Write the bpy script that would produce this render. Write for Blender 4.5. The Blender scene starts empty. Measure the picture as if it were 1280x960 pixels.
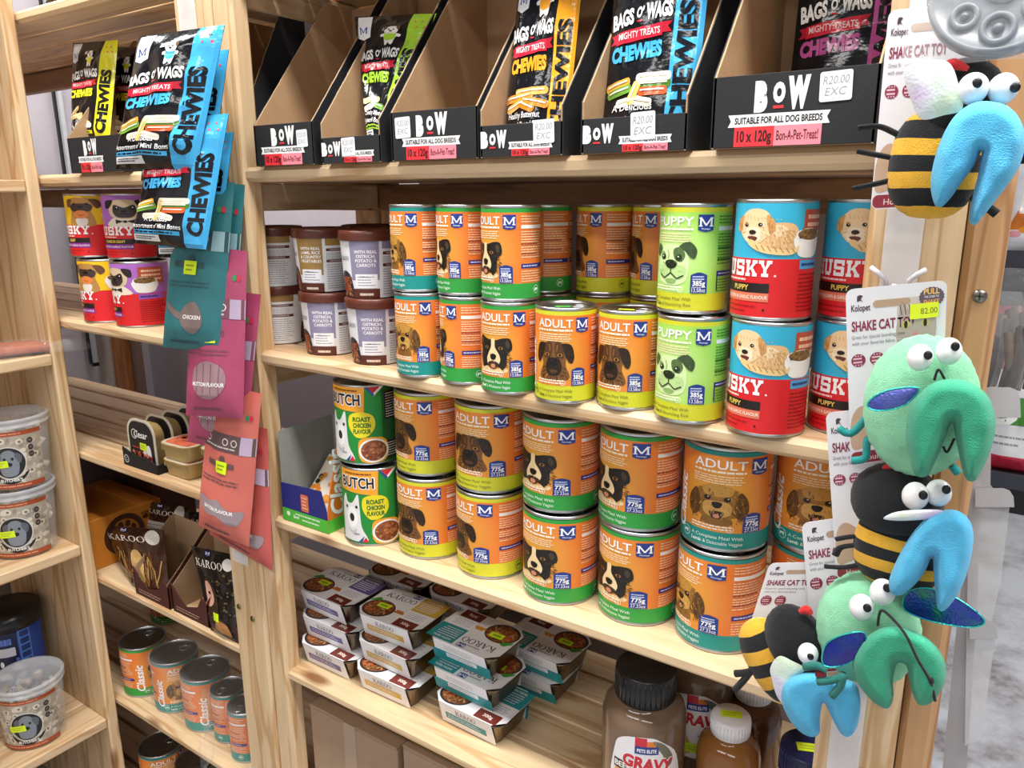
import bpy, math, random
from mathutils import Vector, Matrix, noise
from mathutils.geometry import tessellate_polygon
random.seed(7)
PI = math.pi
S = bpy.context.scene
COL = S.collection
# ------------------------------------------------------------------ camera
CAM = Vector((0.0, -0.73, 1.40))
AX = Vector((0.82803447, 0.13009599, -0.54537506))   # world X, Y, Z seen in camera axes (right, down, forward)
AY = Vector((0.56065473, -0.20083155, 0.80332619))
AZ = Vector((-0.005019, -0.97094888, -0.23923437))
cam_d = bpy.data.cameras.new('camera')
cam = bpy.data.objects.new('camera', cam_d)
COL.objects.link(cam)
rot = Matrix(((AX.x, -AX.y, -AX.z), (AY.x, -AY.y, -AY.z), (AZ.x, -AZ.y, -AZ.z)))
cam.matrix_world = Matrix.Translation(CAM) @ rot.to_4x4()
cam_d.sensor_width = 36.0
cam_d.lens = 36.0 * 960 / 1280
cam_d.clip_start = 0.02
S.camera = cam
# ------------------------------------------------------------------ world and light
W = bpy.data.worlds.new('shop_air')
S.world = W
W.use_nodes = True
W.node_tree.nodes['Background'].inputs[0].default_value = (0.82, 0.9, 1.0, 1)
W.node_tree.nodes['Background'].inputs[1].default_value = 0.085
def ceiling_tube_or_fill(x, y, rz, power, sx=1.5, sy=0.22, z=2.75):
    d = bpy.data.lights.new('ceiling_tube_or_fill', 'AREA')
    d.shape = 'RECTANGLE'; d.size = sx; d.size_y = sy; d.energy = power; d.color = (1.0, 0.97, 0.93)
    o = bpy.data.objects.new('ceiling_tube_or_fill', d); COL.objects.link(o)
    o.location = (x, y, z); o.rotation_euler = (0, 0, rz)
ceiling_tube_or_fill(-1.35, -0.42, 0, 44)
ceiling_tube_or_fill(0.25, -0.42, 0, 50)
ceiling_tube_or_fill(-0.9, -1.8, 0, 19)  # added fill lamp, lightens the shelf fronts from the aisle
ceiling_tube_or_fill(0.9, -1.8, 0, 19)  # second added fill lamp for the shelf fronts
ceiling_tube_or_fill(-1.95, 0.55, 0, 9, 0.9)  # unseen lamp added to brighten the wall behind the corner bay
ceiling_tube_or_fill(1.3, 0.9, PI/2, 44)
ceiling_tube_or_fill(1.3, 2.3, PI/2, 44)
S.view_settings.view_transform = 'Standard'
S.view_settings.look = 'None'
S.view_settings.gamma = 1
S.view_settings.exposure = 0.0
S.view_settings.use_curve_mapping = False

# ------------------------------------------------------------------ materials
def lin(c):
    c /= 255.0
    return c / 12.92 if c <= 0.04045 else ((c + 0.055) / 1.055) ** 2.4
def rgb(h):
    h = h.lstrip('#')
    return (lin(int(h[0:2], 16)), lin(int(h[2:4], 16)), lin(int(h[4:6], 16)), 1)
MATS = {}
KINDS = {  # roughness, metallic, bump strength, bump scale
    'p': (0.42, 0, 0.0, 0), 'k': (0.7, 0, 0.06, 300), 'b': (0.15, 0, 0.10, 55), 'm': (0.3, 1, 0.0, 0),
    's': (0.5, 0, 0, 0), 'f': (0.95, 0, 0.55, 1100), 'd': (0.28, 0, 0, 0), 'q': (0.5, 0, 0.06, 60), 'g': (0.12, 0, 0, 0)}
def P(h, kind='p'):
    key = kind + h.lower().lstrip('#')
    if key in MATS: return MATS[key]
    m = bpy.data.materials.new({'p': 'print', 'k': 'card', 'b': 'foil_film', 'm': 'metal', 's': 'sticker', 'f': 'plush', 'd': 'plastic', 'q': 'matt_film', 'g': 'gloss'}[kind] + '_' + h.strip('#'))
    m.use_nodes = True
    nt = m.node_tree; b = nt.nodes['Principled BSDF']
    r, me, bs, bsc = KINDS[kind]
    c = rgb(h)
    b.inputs['Roughness'].default_value = r
    b.inputs['Metallic'].default_value = me
    tc = nt.nodes.new('ShaderNodeTexCoord')
    n = nt.nodes.new('ShaderNodeTexNoise'); n.inputs['Scale'].default_value = {'f': 90, 'k': 60}.get(kind, 35); n.inputs['Detail'].default_value = 4
    nt.links.new(tc.outputs['Object'], n.inputs['Vector'])
    mx = nt.nodes.new('ShaderNodeMix'); mx.data_type = 'RGBA'
    v = {'f': 0.22, 'k': 0.12}.get(kind, 0.06)
    mx.inputs[6].default_value = tuple(x * (1 - v) for x in c[:3]) + (1,)
    mx.inputs[7].default_value = tuple(min(1, x * (1 + v)) for x in c[:3]) + (1,)
    nt.links.new(n.outputs['Fac'], mx.inputs[0]); nt.links.new(mx.outputs[2], b.inputs['Base Color'])
    if kind == 'f':
        b.inputs['Sheen Weight'].default_value = 0.14
        b.inputs['Sheen Roughness'].default_value = 0.5
    if bs:
        n2 = nt.nodes.new('ShaderNodeTexNoise'); n2.inputs['Scale'].default_value = bsc; n2.inputs['Detail'].default_value = 3
        nt.links.new(tc.outputs['Object'], n2.inputs['Vector'])
        bp = nt.nodes.new('ShaderNodeBump'); bp.inputs['Strength'].default_value = bs; bp.inputs['Distance'].default_value = {'b': 0.012, 'f': 0.0022}.get(kind, 0.004)
        nt.links.new(n2.outputs['Fac'], bp.inputs['Height']); nt.links.new(bp.outputs['Normal'], b.inputs['Normal'])
    MATS[key] = m
    return m
def wood(name, axis, light, dark, deep):
    """planed pine: long streaks along the grain, growth rings and a few knots"""
    if name in MATS: return MATS[name]
    m = bpy.data.materials.new(name); m.use_nodes = True
    nt = m.node_tree; b = nt.nodes['Principled BSDF']; L = nt.links.new
    tc = nt.nodes.new('ShaderNodeTexCoord'); mp = nt.nodes.new('ShaderNodeMapping')
    s = [11, 11, 11]; s[axis] = 0.9
    mp.inputs['Scale'].default_value = s
    L(tc.outputs['Object'], mp.inputs['Vector'])
    n1 = nt.nodes.new('ShaderNodeTexNoise'); n1.inputs['Scale'].default_value = 2.0; n1.inputs['Detail'].default_value = 3; n1.inputs['Distortion'].default_value = 0.4
    L(mp.outputs[0], n1.inputs['Vector'])
    mul = nt.nodes.new('ShaderNodeMath'); mul.operation = 'MULTIPLY'; mul.inputs[1].default_value = 26
    L(n1.outputs['Fac'], mul.inputs[0])
    sn = nt.nodes.new('ShaderNodeMath'); sn.operation = 'SINE'; L(mul.outputs[0], sn.inputs[0])
    rm = nt.nodes.new('ShaderNodeMapRange'); rm.inputs[1].default_value = -1; rm.inputs[2].default_value = 1; L(sn.outputs[0], rm.inputs[0])
    n2 = nt.nodes.new('ShaderNodeTexNoise'); n2.inputs['Scale'].default_value = 9; n2.inputs['Detail'].default_value = 5
    L(mp.outputs[0], n2.inputs['Vector'])
    cr = nt.nodes.new('ShaderNodeValToRGB'); e = cr.color_ramp.elements
    e[0].position = 0.0; e[0].color = rgb(light); e[1].position = 1.0; e[1].color = rgb(dark)
    x = e.new(0.7); x.color = rgb(light)
    L(rm.outputs[0], cr.inputs[0])
    mx = nt.nodes.new('ShaderNodeMix'); mx.data_type = 'RGBA'; mx.blend_type = 'MULTIPLY'; mx.inputs[0].default_value = 0.34
    c2 = nt.nodes.new('ShaderNodeValToRGB'); c2.color_ramp.elements[0].position = 0.3; c2.color_ramp.elements[0].color = (0.62, 0.55, 0.48, 1); c2.color_ramp.elements[1].position = 0.62; c2.color_ramp.elements[1].color = (1, 1, 1, 1)
    L(n2.outputs['Fac'], c2.inputs[0]); L(cr.outputs[0], mx.inputs[6]); L(c2.outputs[0], mx.inputs[7])
    vo = nt.nodes.new('ShaderNodeTexVoronoi'); vo.inputs['Scale'].default_value = 0.85
    mp2 = nt.nodes.new('ShaderNodeMapping'); s2 = [9, 9, 9]; s2[axis] = 3.2; mp2.inputs['Scale'].default_value = s2
    L(tc.outputs['Object'], mp2.inputs['Vector']); L(mp2.outputs[0], vo.inputs['Vector'])
    r2 = nt.nodes.new('ShaderNodeMapRange'); r2.inputs[1].default_value = 0.05; r2.inputs[2].default_value = 0.11; r2.inputs[3].default_value = 0.85; r2.inputs[4].default_value = 0
    L(vo.outputs['Distance'], r2.inputs[0])
    m3 = nt.nodes.new('ShaderNodeMix'); m3.data_type = 'RGBA'; m3.inputs[7].default_value = rgb(deep)
    L(r2.outputs[0], m3.inputs[0]); L(mx.outputs[2], m3.inputs[6]); L(m3.outputs[2], b.inputs['Base Color'])
    b.inputs['Roughness'].default_value = 0.5
    MATS[name] = m
    return m
def clear_film(name, tint=(1, 1, 1), alpha=0.18, rough=0.08, bump=0.5, scale=40):
    if name in MATS: return MATS[name]
    m = bpy.data.materials.new(name); m.use_nodes = True
    nt = m.node_tree; b = nt.nodes['Principled BSDF']; L = nt.links.new
    b.inputs['Base Color'].default_value = (*tint, 1); b.inputs['Roughness'].default_value = rough
    b.inputs['Alpha'].default_value = alpha
    tc = nt.nodes.new('ShaderNodeTexCoord'); n = nt.nodes.new('ShaderNodeTexNoise'); n.inputs['Scale'].default_value = scale; n.inputs['Detail'].default_value = 3
    L(tc.outputs['Object'], n.inputs['Vector'])
    bp = nt.nodes.new('ShaderNodeBump'); bp.inputs['Strength'].default_value = bump; bp.inputs['Distance'].default_value = 0.01
    L(n.outputs['Fac'], bp.inputs['Height']); L(bp.outputs['Normal'], b.inputs['Normal'])
    MATS[name] = m
    return m
# ------------------------------------------------------------------ scene helpers
def at(px, py, x=None, y=None, z=None):
    """the point where the sight line through a photo pixel meets a real plane of the shop"""
    q = Vector((px - 640, py - 480, 960))
    d = Vector((AX.dot(q), AY.dot(q), AZ.dot(q)))
    if x is not None: t = (x - CAM.x) / d.x
    elif y is not None: t = (y - CAM.y) / d.y
    else: t = (z - CAM.z) / d.z
    return CAM + d * t
def tag(o, label, cat, group=None, kind=None):
    if label: o['label'] = label
    if cat: o['category'] = cat
    if group: o['group'] = group
    if kind: o['kind'] = kind
    return o
def thing(name, label, cat, loc=(0, 0, 0), rz=0.0, group=None, rot=None):
    o = bpy.data.objects.new(name, None); COL.objects.link(o)
    o.empty_display_size = 0.03
    o.location = loc; o.rotation_euler = rot if rot else (0, 0, rz)
    return tag(o, label, cat, group)
def copy_tree(o, parent=None):
    c = o.copy(); COL.objects.link(c)
    if parent: c.parent = parent
    for ch in list(o.children): copy_tree(ch, c)
    return c
class MB:
    """collects shapes, links them as one mesh object"""
    def __init__(s): s.v = []; s.f = []; s.m = []; s.sm = []; s.mats = []
    def mi(s, mat):
        if mat not in s.mats: s.mats.append(mat)
        return s.mats.index(mat)
    def add(s, vs, fs, mat, smooth=False):
        b = len(s.v); s.v += [tuple(v) for v in vs]; i = s.mi(mat)
        for f in fs: s.f.append(tuple(b + k for k in f)); s.m.append(i); s.sm.append(smooth)
    def box(s, x0, x1, y0, y1, z0, z1, mat, bev=0.0, M=None):
        if bev <= 0:
            vs = [(x, y, z) for z in (z0, z1) for y in (y0, y1) for x in (x0, x1)]
            fs = [(0, 2, 3, 1), (4, 5, 7, 6), (0, 1, 5, 4), (2, 6, 7, 3), (0, 4, 6, 2), (1, 3, 7, 5)]
            if M: vs = [M @ Vector(v) for v in vs]
            s.add(vs, fs, mat); return
        bev = min(bev, (x1-x0)*.49, (y1-y0)*.49, (z1-z0)*.49)
        c = []; a = math.cos(PI/4)
        # rounded box: 3 vertices for each corner on each axis pair (chamfer with two facets)
        vs = []; idx = {}
        lo = (x0, y0, z0); hi = (x1, y1, z1)
        for cx in (0, 1):
            for cy in (0, 1):
                for cz in (0, 1):
                    k = (cx, cy, cz)
                    p = [(hi if k[i] else lo)[i] for i in range(3)]
                    sg = [-1 if k[i] else 1 for i in range(3)]
                    for ax in range(3):
                        q = list(p)
                        for i in range(3):
                            if i != ax: q[i] += sg[i] * bev
                        idx[(k, ax)] = len(vs); vs.append(q)
        fs = []
        for ax in range(3):
            o1, o2 = (ax + 1) % 3, (ax + 2) % 3
            for side in (0, 1):
                r = []
                for (a1, a2) in ((0, 0), (1, 0), (1, 1), (0, 1)):
                    k = [0, 0, 0]; k[ax] = side; k[o1] = a1; k[o2] = a2; r.append(idx[(tuple(k), ax)])
                fs.append(r if side else r[::-1])
        for ax in range(3):
            o1, o2 = (ax + 1) % 3, (ax + 2) % 3
            for a1 in (0, 1):
                for a2 in (0, 1):
                    k0 = [0]*3; k1 = [0]*3; k0[ax] = 0; k1[ax] = 1
                    for k in (k0, k1): k[o1] = a1; k[o2] = a2
                    k0 = tuple(k0); k1 = tuple(k1)
                    r = [idx[(k0, o1)], idx[(k1, o1)], idx[(k1, o2)], idx[(k0, o2)]]
                    fs.append(r if a1 == a2 else r[::-1])
        for cx in (0, 1):
            for cy in (0, 1):
                for cz in (0, 1):
                    k = (cx, cy, cz); r = [idx[(k, 0)], idx[(k, 1)], idx[(k, 2)]]
                    fs.append(r if (cx + cy + cz) % 2 else r[::-1])
        if M: vs = [M @ Vector(v) for v in vs]
        s.add(vs, fs, mat)
    def lathe(s, prof, mat, n=48, c=(0, 0), cap=True, smooth=True, sx=1, sy=1):
        vs = []; fs = []
        for r, z in prof:
            for k in range(n):
                a = 2*PI*k/n; vs.append((c[0] + sx*r*math.cos(a), c[1] + sy*r*math.sin(a), z))
        for i in range(len(prof)-1):
            for k in range(n):
                k2 = (k+1) % n; fs.append((i*n+k, i*n+k2, (i+1)*n+k2, (i+1)*n+k))
        s.add(vs, fs, mat, smooth)
        if cap:
            b = len(s.v) - len(vs)
            if prof[0][0] > 1e-5: s.f.append(tuple(b+k for k in range(n))[::-1]); s.m.append(s.mi(mat)); s.sm.append(False)
            if prof[-1][0] > 1e-5: s.f.append(tuple(b+(len(prof)-1)*n+k for k in range(n))); s.m.append(s.mi(mat)); s.sm.append(False)
    def tube(s, pts, r, mat, n=8, close=False, flat=None):
        """sweep; r number or list; flat=(nx,ny,nz,ratio) squashes the section along a direction"""
        pts = [Vector(p) for p in pts]; N = len(pts)
        vs = []; fs = []; up = Vector((0.13, 0.21, 0.97)); prev = None
        for i, p in enumerate(pts):
            t = ((pts[(i+1) % N] - pts[i-1]) if close else (pts[min(i+1, N-1)] - pts[max(i-1, 0)])).normalized()
            if prev is None:
                u = t.cross(up)
                if u.length < .05: u = t.cross(Vector((1, 0, 0)))
                u.normalize()
            else:
                u = (prev - t*prev.dot(t)).normalized()
            prev = u; w = t.cross(u)
            rr = r[i] if isinstance(r, (list, tuple)) else r
            for k in range(n):
                a = 2*PI*k/n; q = (u*math.cos(a) + w*math.sin(a)) * rr
                if flat:
                    nn = Vector(flat[:3]); q -= nn * q.dot(nn) * (1 - flat[3])
                vs.append(p + q)
        for i in range(N if close else N-1):
            j = (i+1) % N
            for k in range(n):
                k2 = (k+1) % n; fs.append((i*n+k, i*n+k2, j*n+k2, j*n+k))
        if not close: fs.append(tuple(range(n))[::-1]); fs.append(tuple((N-1)*n+k for k in range(n)))
        s.add(vs, fs, mat, True)
    def ell(s, c, r, mat, nu=24, nv=14, M=None, fn=None):
        vs = []; fs = []
        for i in range(nv+1):
            ph = -PI/2 + PI*i/nv
            for k in range(nu):
                a = 2*PI*k/nu
                d = Vector((math.cos(ph)*math.cos(a), math.cos(ph)*math.sin(a), math.sin(ph)))
                q = Vector((d.x*r[0], d.y*r[1], d.z*r[2]))
                if fn: q = fn(d, q)
                if M: q = M @ q
                vs.append(q + Vector(c))
        for i in range(nv):
            for k in range(nu):
                k2 = (k+1) % nu; fs.append((i*nu+k, i*nu+k2, (i+1)*nu+k2, (i+1)*nu+k))
        s.add(vs, fs, mat, True)
    def prism(s, poly, d0, d1, mat, mp=lambda a, b, d: (a, d, b)):
        """polygon in (a,b) extruded from depth d0 to d1"""
        n = len(poly)
        vs = [mp(a, b, d0) for a, b in poly] + [mp(a, b, d1) for a, b in poly]
        tr = tessellate_polygon([[Vector((a, b, 0)) for a, b in poly]])
        fs = [tuple(t) for t in tr] + [tuple(n+i for i in t)[::-1] for t in tr]
        fs += [(i, (i+1) % n, n+(i+1) % n, n+i) for i in range(n)]
        s.add(vs, fs, mat)
    def absorb(s, o):
        b0 = len(s.v); s.v += [tuple(v) for v in o.v]
        for f, mi, q in zip(o.f, o.m, o.sm): s.f.append(tuple(b0+k for k in f)); s.m.append(s.mi(o.mats[mi])); s.sm.append(q)
    def build(s, name, parent=None, fix=True):
        me = bpy.data.meshes.new(name)
        me.from_pydata(s.v, [], s.f)
        for m in s.mats: me.materials.append(m)
        me.polygons.foreach_set('material_index', s.m)
        me.polygons.foreach_set('use_smooth', s.sm)
        if fix:
            import bmesh
            bm = bmesh.new(); bm.from_mesh(me); bmesh.ops.recalc_face_normals(bm, faces=bm.faces); bm.to_mesh(me); bm.free()
        me.update()
        o = bpy.data.objects.new(name, me); COL.objects.link(o)
        if parent: o.parent = parent
        return o
# ------------------------------------------------------------------ printed artwork as thin ink polygons laid on a surface
_tc = {}
def text_tris(s, bold, shear=0.0, res=3):
    k = (s, bold, shear, res)
    if k not in _tc:
        cu = bpy.data.curves.new('lettering', 'FONT'); cu.body = s; cu.size = 1.0; cu.offset = bold; cu.resolution_u = res; cu.shear = shear
        ob = bpy.data.objects.new('lettering', cu)
        me = bpy.data.meshes.new_from_object(ob)
        me.calc_loop_triangles()
        vs = [v.co.to_2d() for v in me.vertices]
        tr = [tuple(vs[i] for i in t.vertices) for t in me.loop_triangles]
        xs = [v.x for v in vs] or [0]; ys = [v.y for v in vs] or [0]
        _tc[k] = (tr, min(xs), max(xs), min(ys), max(ys))
        bpy.data.objects.remove(ob); bpy.data.curves.remove(cu); bpy.data.meshes.remove(me)
    return _tc[k]
CAP = 0.682
def smooth_loop(pts, k=5):
    out = []; n = len(pts)
    for i in range(n):
        p0, p1, p2, p3 = (Vector(pts[(i+j) % n]) for j in (-1, 0, 1, 2))
        for q in range(k):
            t = q/k
            out.append(0.5*((2*p1) + (p2-p0)*t + (2*p0-5*p1+4*p2-p3)*t*t + (3*p1-p0-3*p2+p3)*t**3))
    return [(p.x, p.y) for p in out]
class Sheet(MB):
    def __init__(s, wrap, su=None, sv=None, kind='p', step=0.00012):
        MB.__init__(s); s.wrap = wrap; s.su = su; s.sv = sv; s.kind = kind; s.step = step
        s.ox = s.oy = 0.0; s.kx = s.ky = 1.0; s.ang = 0.0
    def frame(s, ox=0, oy=0, kx=1, ky=None, ang=0):
        s.ox, s.oy, s.kx, s.ky, s.ang = ox, oy, kx, kx if ky is None else ky, ang
    def _m(s, c): return P(c, s.kind) if isinstance(c, str) else c
    def _t(s, p):
        x, y = p[0]*s.kx, p[1]*s.ky
        if s.ang: ca, sa = math.cos(s.ang), math.sin(s.ang); x, y = x*ca - y*sa, x*sa + y*ca
        return (x + s.ox, y + s.oy)
    def _conv(s, poly, mat, h):
        us = [p[0] for p in poly]; vs = [p[1] for p in poly]
        for ax, lim, ext in ((0, s.su, us), (1, s.sv, vs)):
            if lim and max(ext)-min(ext) > lim*1.01:
                mid = (max(ext)+min(ext))/2
                for sg in (-1, 1):
                    out = []
                    for i, p in enumerate(poly):
                        q = poly[(i+1) % len(poly)]
                        ip = (p[ax]-mid)*sg <= 0; iq = (q[ax]-mid)*sg <= 0
                        if ip: out.append(p)
                        if ip != iq:
                            t = (mid-p[ax])/(q[ax]-p[ax]); out.append((p[0]+(q[0]-p[0])*t, p[1]+(q[1]-p[1])*t))
                    if len(out) >= 3: s._conv(out, mat, h)
                return
        b = len(s.v); s.v += [tuple(s.wrap(p[0], p[1], h)) for p in poly]
        s.f.append(tuple(range(b, b+len(poly)))); s.m.append(s.mi(mat)); s.sm.append(True)
    def poly(s, pts, c, L=1):
        mat = s._m(c); h = 0.0002 + L*s.step
        pts = [s._t(p) for p in pts]
        for t in tessellate_polygon([[Vector((a, b, 0)) for a, b in pts]]): s._conv([pts[i] for i in t], mat, h)
    def rect(s, u0, v0, u1, v1, c, L=1):
        mat = s._m(c); s._conv([s._t(p) for p in ((u0, v0), (u1, v0), (u1, v1), (u0, v1))], mat, 0.0002 + L*s.step)
    def rrect(s, u0, v0, u1, v1, r, c, L=1):
        pts = []
        for cx, cy, a0 in ((u1-r, v0+r, -90), (u1-r, v1-r, 0), (u0+r, v1-r, 90), (u0+r, v0+r, 180)):
            for k in range(5): a = math.radians(a0 + 22.5*k); pts.append((cx+r*math.cos(a), cy+r*math.sin(a)))
        s.poly(pts, c, L)
    def oval(s, cx, cy, rx, ry, c, L=1, n=18, a0=0.0):
        pts = []
        for k in range(n):
            a = 2*PI*k/n; x, y = rx*math.cos(a), ry*math.sin(a)
            pts.append((cx + x*math.cos(a0) - y*math.sin(a0), cy + x*math.sin(a0) + y*math.cos(a0)))
        s.poly(pts, c, L)
    def ring(s, cx, cy, r0, r1, c, L=1, n=24):
        for k in range(n):
            a, b = 2*PI*k/n, 2*PI*(k+1)/n
            s.poly([(cx+r0*math.cos(a), cy+r0*math.sin(a)), (cx+r1*math.cos(a), cy+r1*math.sin(a)), (cx+r1*math.cos(b), cy+r1*math.sin(b)), (cx+r0*math.cos(b), cy+r0*math.sin(b))], c, L)
    def blob(s, pts, c, L=1, k=4): s.poly(smooth_loop(pts, k), c, L)
    def line(s, pts, w, c, L=1):
        for p, q in zip(pts, pts[1:]):
            d = Vector((q[0]-p[0], q[1]-p[1])); n = Vector((-d.y, d.x)).normalized()*w/2
            s.poly([(p[0]-n.x, p[1]-n.y), (q[0]-n.x, q[1]-n.y), (q[0]+n.x, q[1]+n.y), (p[0]+n.x, p[1]+n.y)], c, L)
    def text(s, t, u, v, cap, c, L=2, bold=0.0, w=None, sx=1.0, rot=0.0, align='C', shear=0.0, res=3, maxw=None):
        """u,v: centre (or left/right end) of the baseline; cap: capital height; w forces the width"""
        tr, x0, x1, y0, y1 = text_tris(t, bold, shear, res)
        k = cap/CAP; kx = k*sx
        if w: kx = w/max(1e-6, x1-x0)
        elif maxw and (x1-x0)*kx > maxw: kx = maxw/(x1-x0)
        off = {'C': -(x0+x1)/2, 'L': -x0, 'R': -x1}[align]
        ca, sa = math.cos(rot), math.sin(rot); mat = s._m(c); h = 0.0002 + L*s.step
        for t3 in tr:
            q = []
            for p in t3:
                x, y = (p.x+off)*kx, p.y*k
                q.append(s._t((u + x*ca - y*sa, v + x*sa + y*ca)))
            s._conv(q, mat, h)
    def body(s, u0, v0, u1, v1, n, c, L=1, fill=0.45, seed=1, ragged=0.25):
        """lines of print too small to read: rows of short ink dashes"""
        rn = random.Random(seed); dv = (v1-v0)/n
        for i in range(n):
            y = v1 - dv*(i+0.5); x = u0; end = u1 - (u1-u0)*ragged*rn.random()
            while x < end:
                wl = (u1-u0)*rn.uniform(0.05, 0.16); e = min(end, x+wl)
                s.rect(x, y-dv*fill/2, e, y+dv*fill/2, c, L); x = e + (u1-u0)*0.018
    def grid(s, u0, v0, u1, v1, nu, nv, c, h=0.0, smooth=True, rev=False, mfun=None):
        b = len(s.v); mat = s._m(c)
        for j in range(nv+1):
            for i in range(nu+1): s.v.append(tuple(s.wrap(u0+(u1-u0)*i/nu, v0+(v1-v0)*j/nv, h)))
        for j in range(nv):
            for i in range(nu):
                a = b+j*(nu+1)+i; f = (a, a+1, a+nu+2, a+nu+1)
                s.f.append(f[::-1] if rev else f); s.m.append(s.mi(mat)); s.sm.append(smooth)
def cyl_wrap(r):
    """u runs round a can of radius r to the right, u=0 faces -Y; v is the height"""
    def w(u, v, h):
        a = u/r; q = r+h
        return (q*math.sin(a), -q*math.cos(a), v)
    return w
def plane_wrap(o, ux, uy):
    o = Vector(o); ux = Vector(ux).normalized(); uy = Vector(uy).normalized(); n = ux.cross(uy)
    def w(u, v, h): return o + ux*u + uy*v + n*h
    return w
def sticker(parent, wrap, u, v, w, h, c='d6f01e', ang=0.0, text=None, name='price_sticker', L=5, su=None, sv=None):
    s = Sheet(wrap, su, sv, 's'); s.frame(u, v, 1, 1, ang)
    s.rrect(-w/2, -h/2, w/2, h/2, min(w, h)*0.08, c, L)
    if text: s.text(text, 0, -h*.2, h*.42, '6a7a20', L+1, maxw=w*.8)
    else: s.body(-w*.36, -h*.3, w*.36, h*.3, 2, 'a5b52c', L+1, 0.4, 3)
    return s.build(name, parent, fix=False)
# ------------------------------------------------------------------ the setting
WX = wood('pine_along_x', 0, 'dfc39c', 'c9a276', '7a4a24')
WY = wood('pine_along_y', 1, 'dcc09a', 'c7a278', '7a4a24')
WZ = wood('pine_upright', 2, 'ddc098', 'c69f70', '7c4b22')
WZD = wood('pine_upright_brown', 2, 'c09468', 'a2764e', '6e4526')
WDK = wood('pine_dark', 0, '9c7654', '7d5a3c', '4a2d18')
def struct(name, mb):
    o = mb.build(name); o['kind'] = 'structure'; return o
def floor_mat():
    m = bpy.data.materials.new('worn_screed'); m.use_nodes = True
    nt = m.node_tree; b = nt.nodes['Principled BSDF']; L = nt.links.new
    tc = nt.nodes.new('ShaderNodeTexCoord')
    n = nt.nodes.new('ShaderNodeTexNoise'); n.inputs['Scale'].default_value = 3.2; n.inputs['Detail'].default_value = 9; n.inputs['Roughness'].default_value = 0.7
    L(tc.outputs['Object'], n.inputs['Vector'])
    c = nt.nodes.new('ShaderNodeValToRGB'); e = c.color_ramp.elements
    e[0].position = 0.36; e[0].color = rgb('75696c'); e[1].position = 0.56; e[1].color = rgb('b9bec6')
    x = e.new(0.46); x.color = rgb('a2a2a8')
    L(n.outputs['Fac'], c.inputs[0]); L(c.outputs[0], b.inputs['Base Color'])
    b.inputs['Roughness'].default_value = 0.45
    return m
FLOOR = floor_mat()
m = MB(); m.box(-2.6, 4, -3.2, 5.2, -0.05, 0, FLOOR); struct('floor', m)
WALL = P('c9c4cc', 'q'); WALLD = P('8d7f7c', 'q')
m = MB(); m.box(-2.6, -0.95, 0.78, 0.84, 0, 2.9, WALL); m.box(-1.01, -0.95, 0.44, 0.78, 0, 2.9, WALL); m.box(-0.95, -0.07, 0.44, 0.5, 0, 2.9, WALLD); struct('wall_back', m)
m = MB(); m.box(-2.66, -2.6, -3.2, 0.84, 0, 2.9, WALL); struct('wall_left', m)
m = MB(); m.box(-2.6, 4, 5.2, 5.26, 0, 2.9, P('d8dade', 'q')); struct('wall_far', m)
m = MB(); m.box(4, 4.06, -3.2, 5.2, 0, 2.9, P('d8dade', 'q')); struct('wall_right', m)
m = MB(); m.box(-2.6, 4, -3.26, -3.2, 0, 2.9, P('dcdcdc', 'q')); struct('wall_behind', m)
# ------------------------------------------------------------------ the pine shelving
LV = dict(T=1.720, A=1.440, B=1.172, C=0.902, D=0.625, E=0.333, F=0.060)
DEP = 0.335
SLATS = [(0.0, 0.072), (0.079, 0.142), (0.150, 0.208), (0.216, 0.272), (0.280, DEP)]
def screw(parent, x, y, z, c='8f8a5a', r=0.0055):
    s = MB(); prof = [(r*.3, 0), (r, 0.0004), (r*.95, 0.0016), (r*.5, 0.0026), (0.0001, 0.0028)]
    vs = MB(); vs.lathe(prof, P(c, 'm'), 20)
    vs.v = [(x + a, y - b2, z + b) for a, b, b2 in vs.v]
    vs.box(x-r*.55, x+r*.55, y-0.0031, y-0.0026, z-r*.12, z+r*.12, P('3a3520')); vs.box(x-r*.12, x+r*.12, y-0.0031, y-0.0026, z-r*.55, z+r*.55, P('3a3520'))
    vs.build('screw', parent)
def shelf_unit(label, x0, x1, posts, right_post_first=False):
    t = thing('shelving_unit', label, 'shelf', (0, 0, 0))
    for (a, b, y0, y1, mat, scr) in posts:
        p = MB(); p.box(a, b, y0, y1, 0, 2.2, mat, 0.006); po = p.build('post', t)
        for sx, sz, c in scr: screw(po, sx, y0, sz, c)
    for k, z in LV.items():
        s = MB()
        for i, (a, b) in enumerate(SLATS):
            if i: s.box(x0, x1, a, b, z-0.0195, z-0.0005, WX, 0.002)
            else: s.box(x0, x1, a, b, z-0.0205, z, WX, 0.0055)
        sh = s.build('shelf', t)
        r = MB(); r.box(x0, x1, 0.29, 0.31, z-0.066, z-0.0215, WDK, 0.002); r.build('back_rail', sh)
        for xa in (x0 + 0.002, x1 - 0.022):
            r = MB(); r.box(xa, xa+0.02, 0.022, 0.288, z-0.062, z-0.0215, WY, 0.002); r.build('cross_rail', sh)
    return t
shelf_unit('long pine shelving bay full of canned food, between the two wide posts', -0.9945, -0.0935,
    [(-0.9955, -0.953, -0.004, 0.03, WZ, []), (-0.124, -0.052, -0.006, 0.03, WZ, [(-0.0785, 0.845, 'b09a50')]), (-0.9955, -0.965, 0.311, 0.34, WZ, []), (-0.124, -0.094, 0.311, 0.34, WZ, []), (-0.051, -0.0215, 0.0, 0.03, WZD, [(-0.035, 1.318, '8a8684')])])
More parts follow.
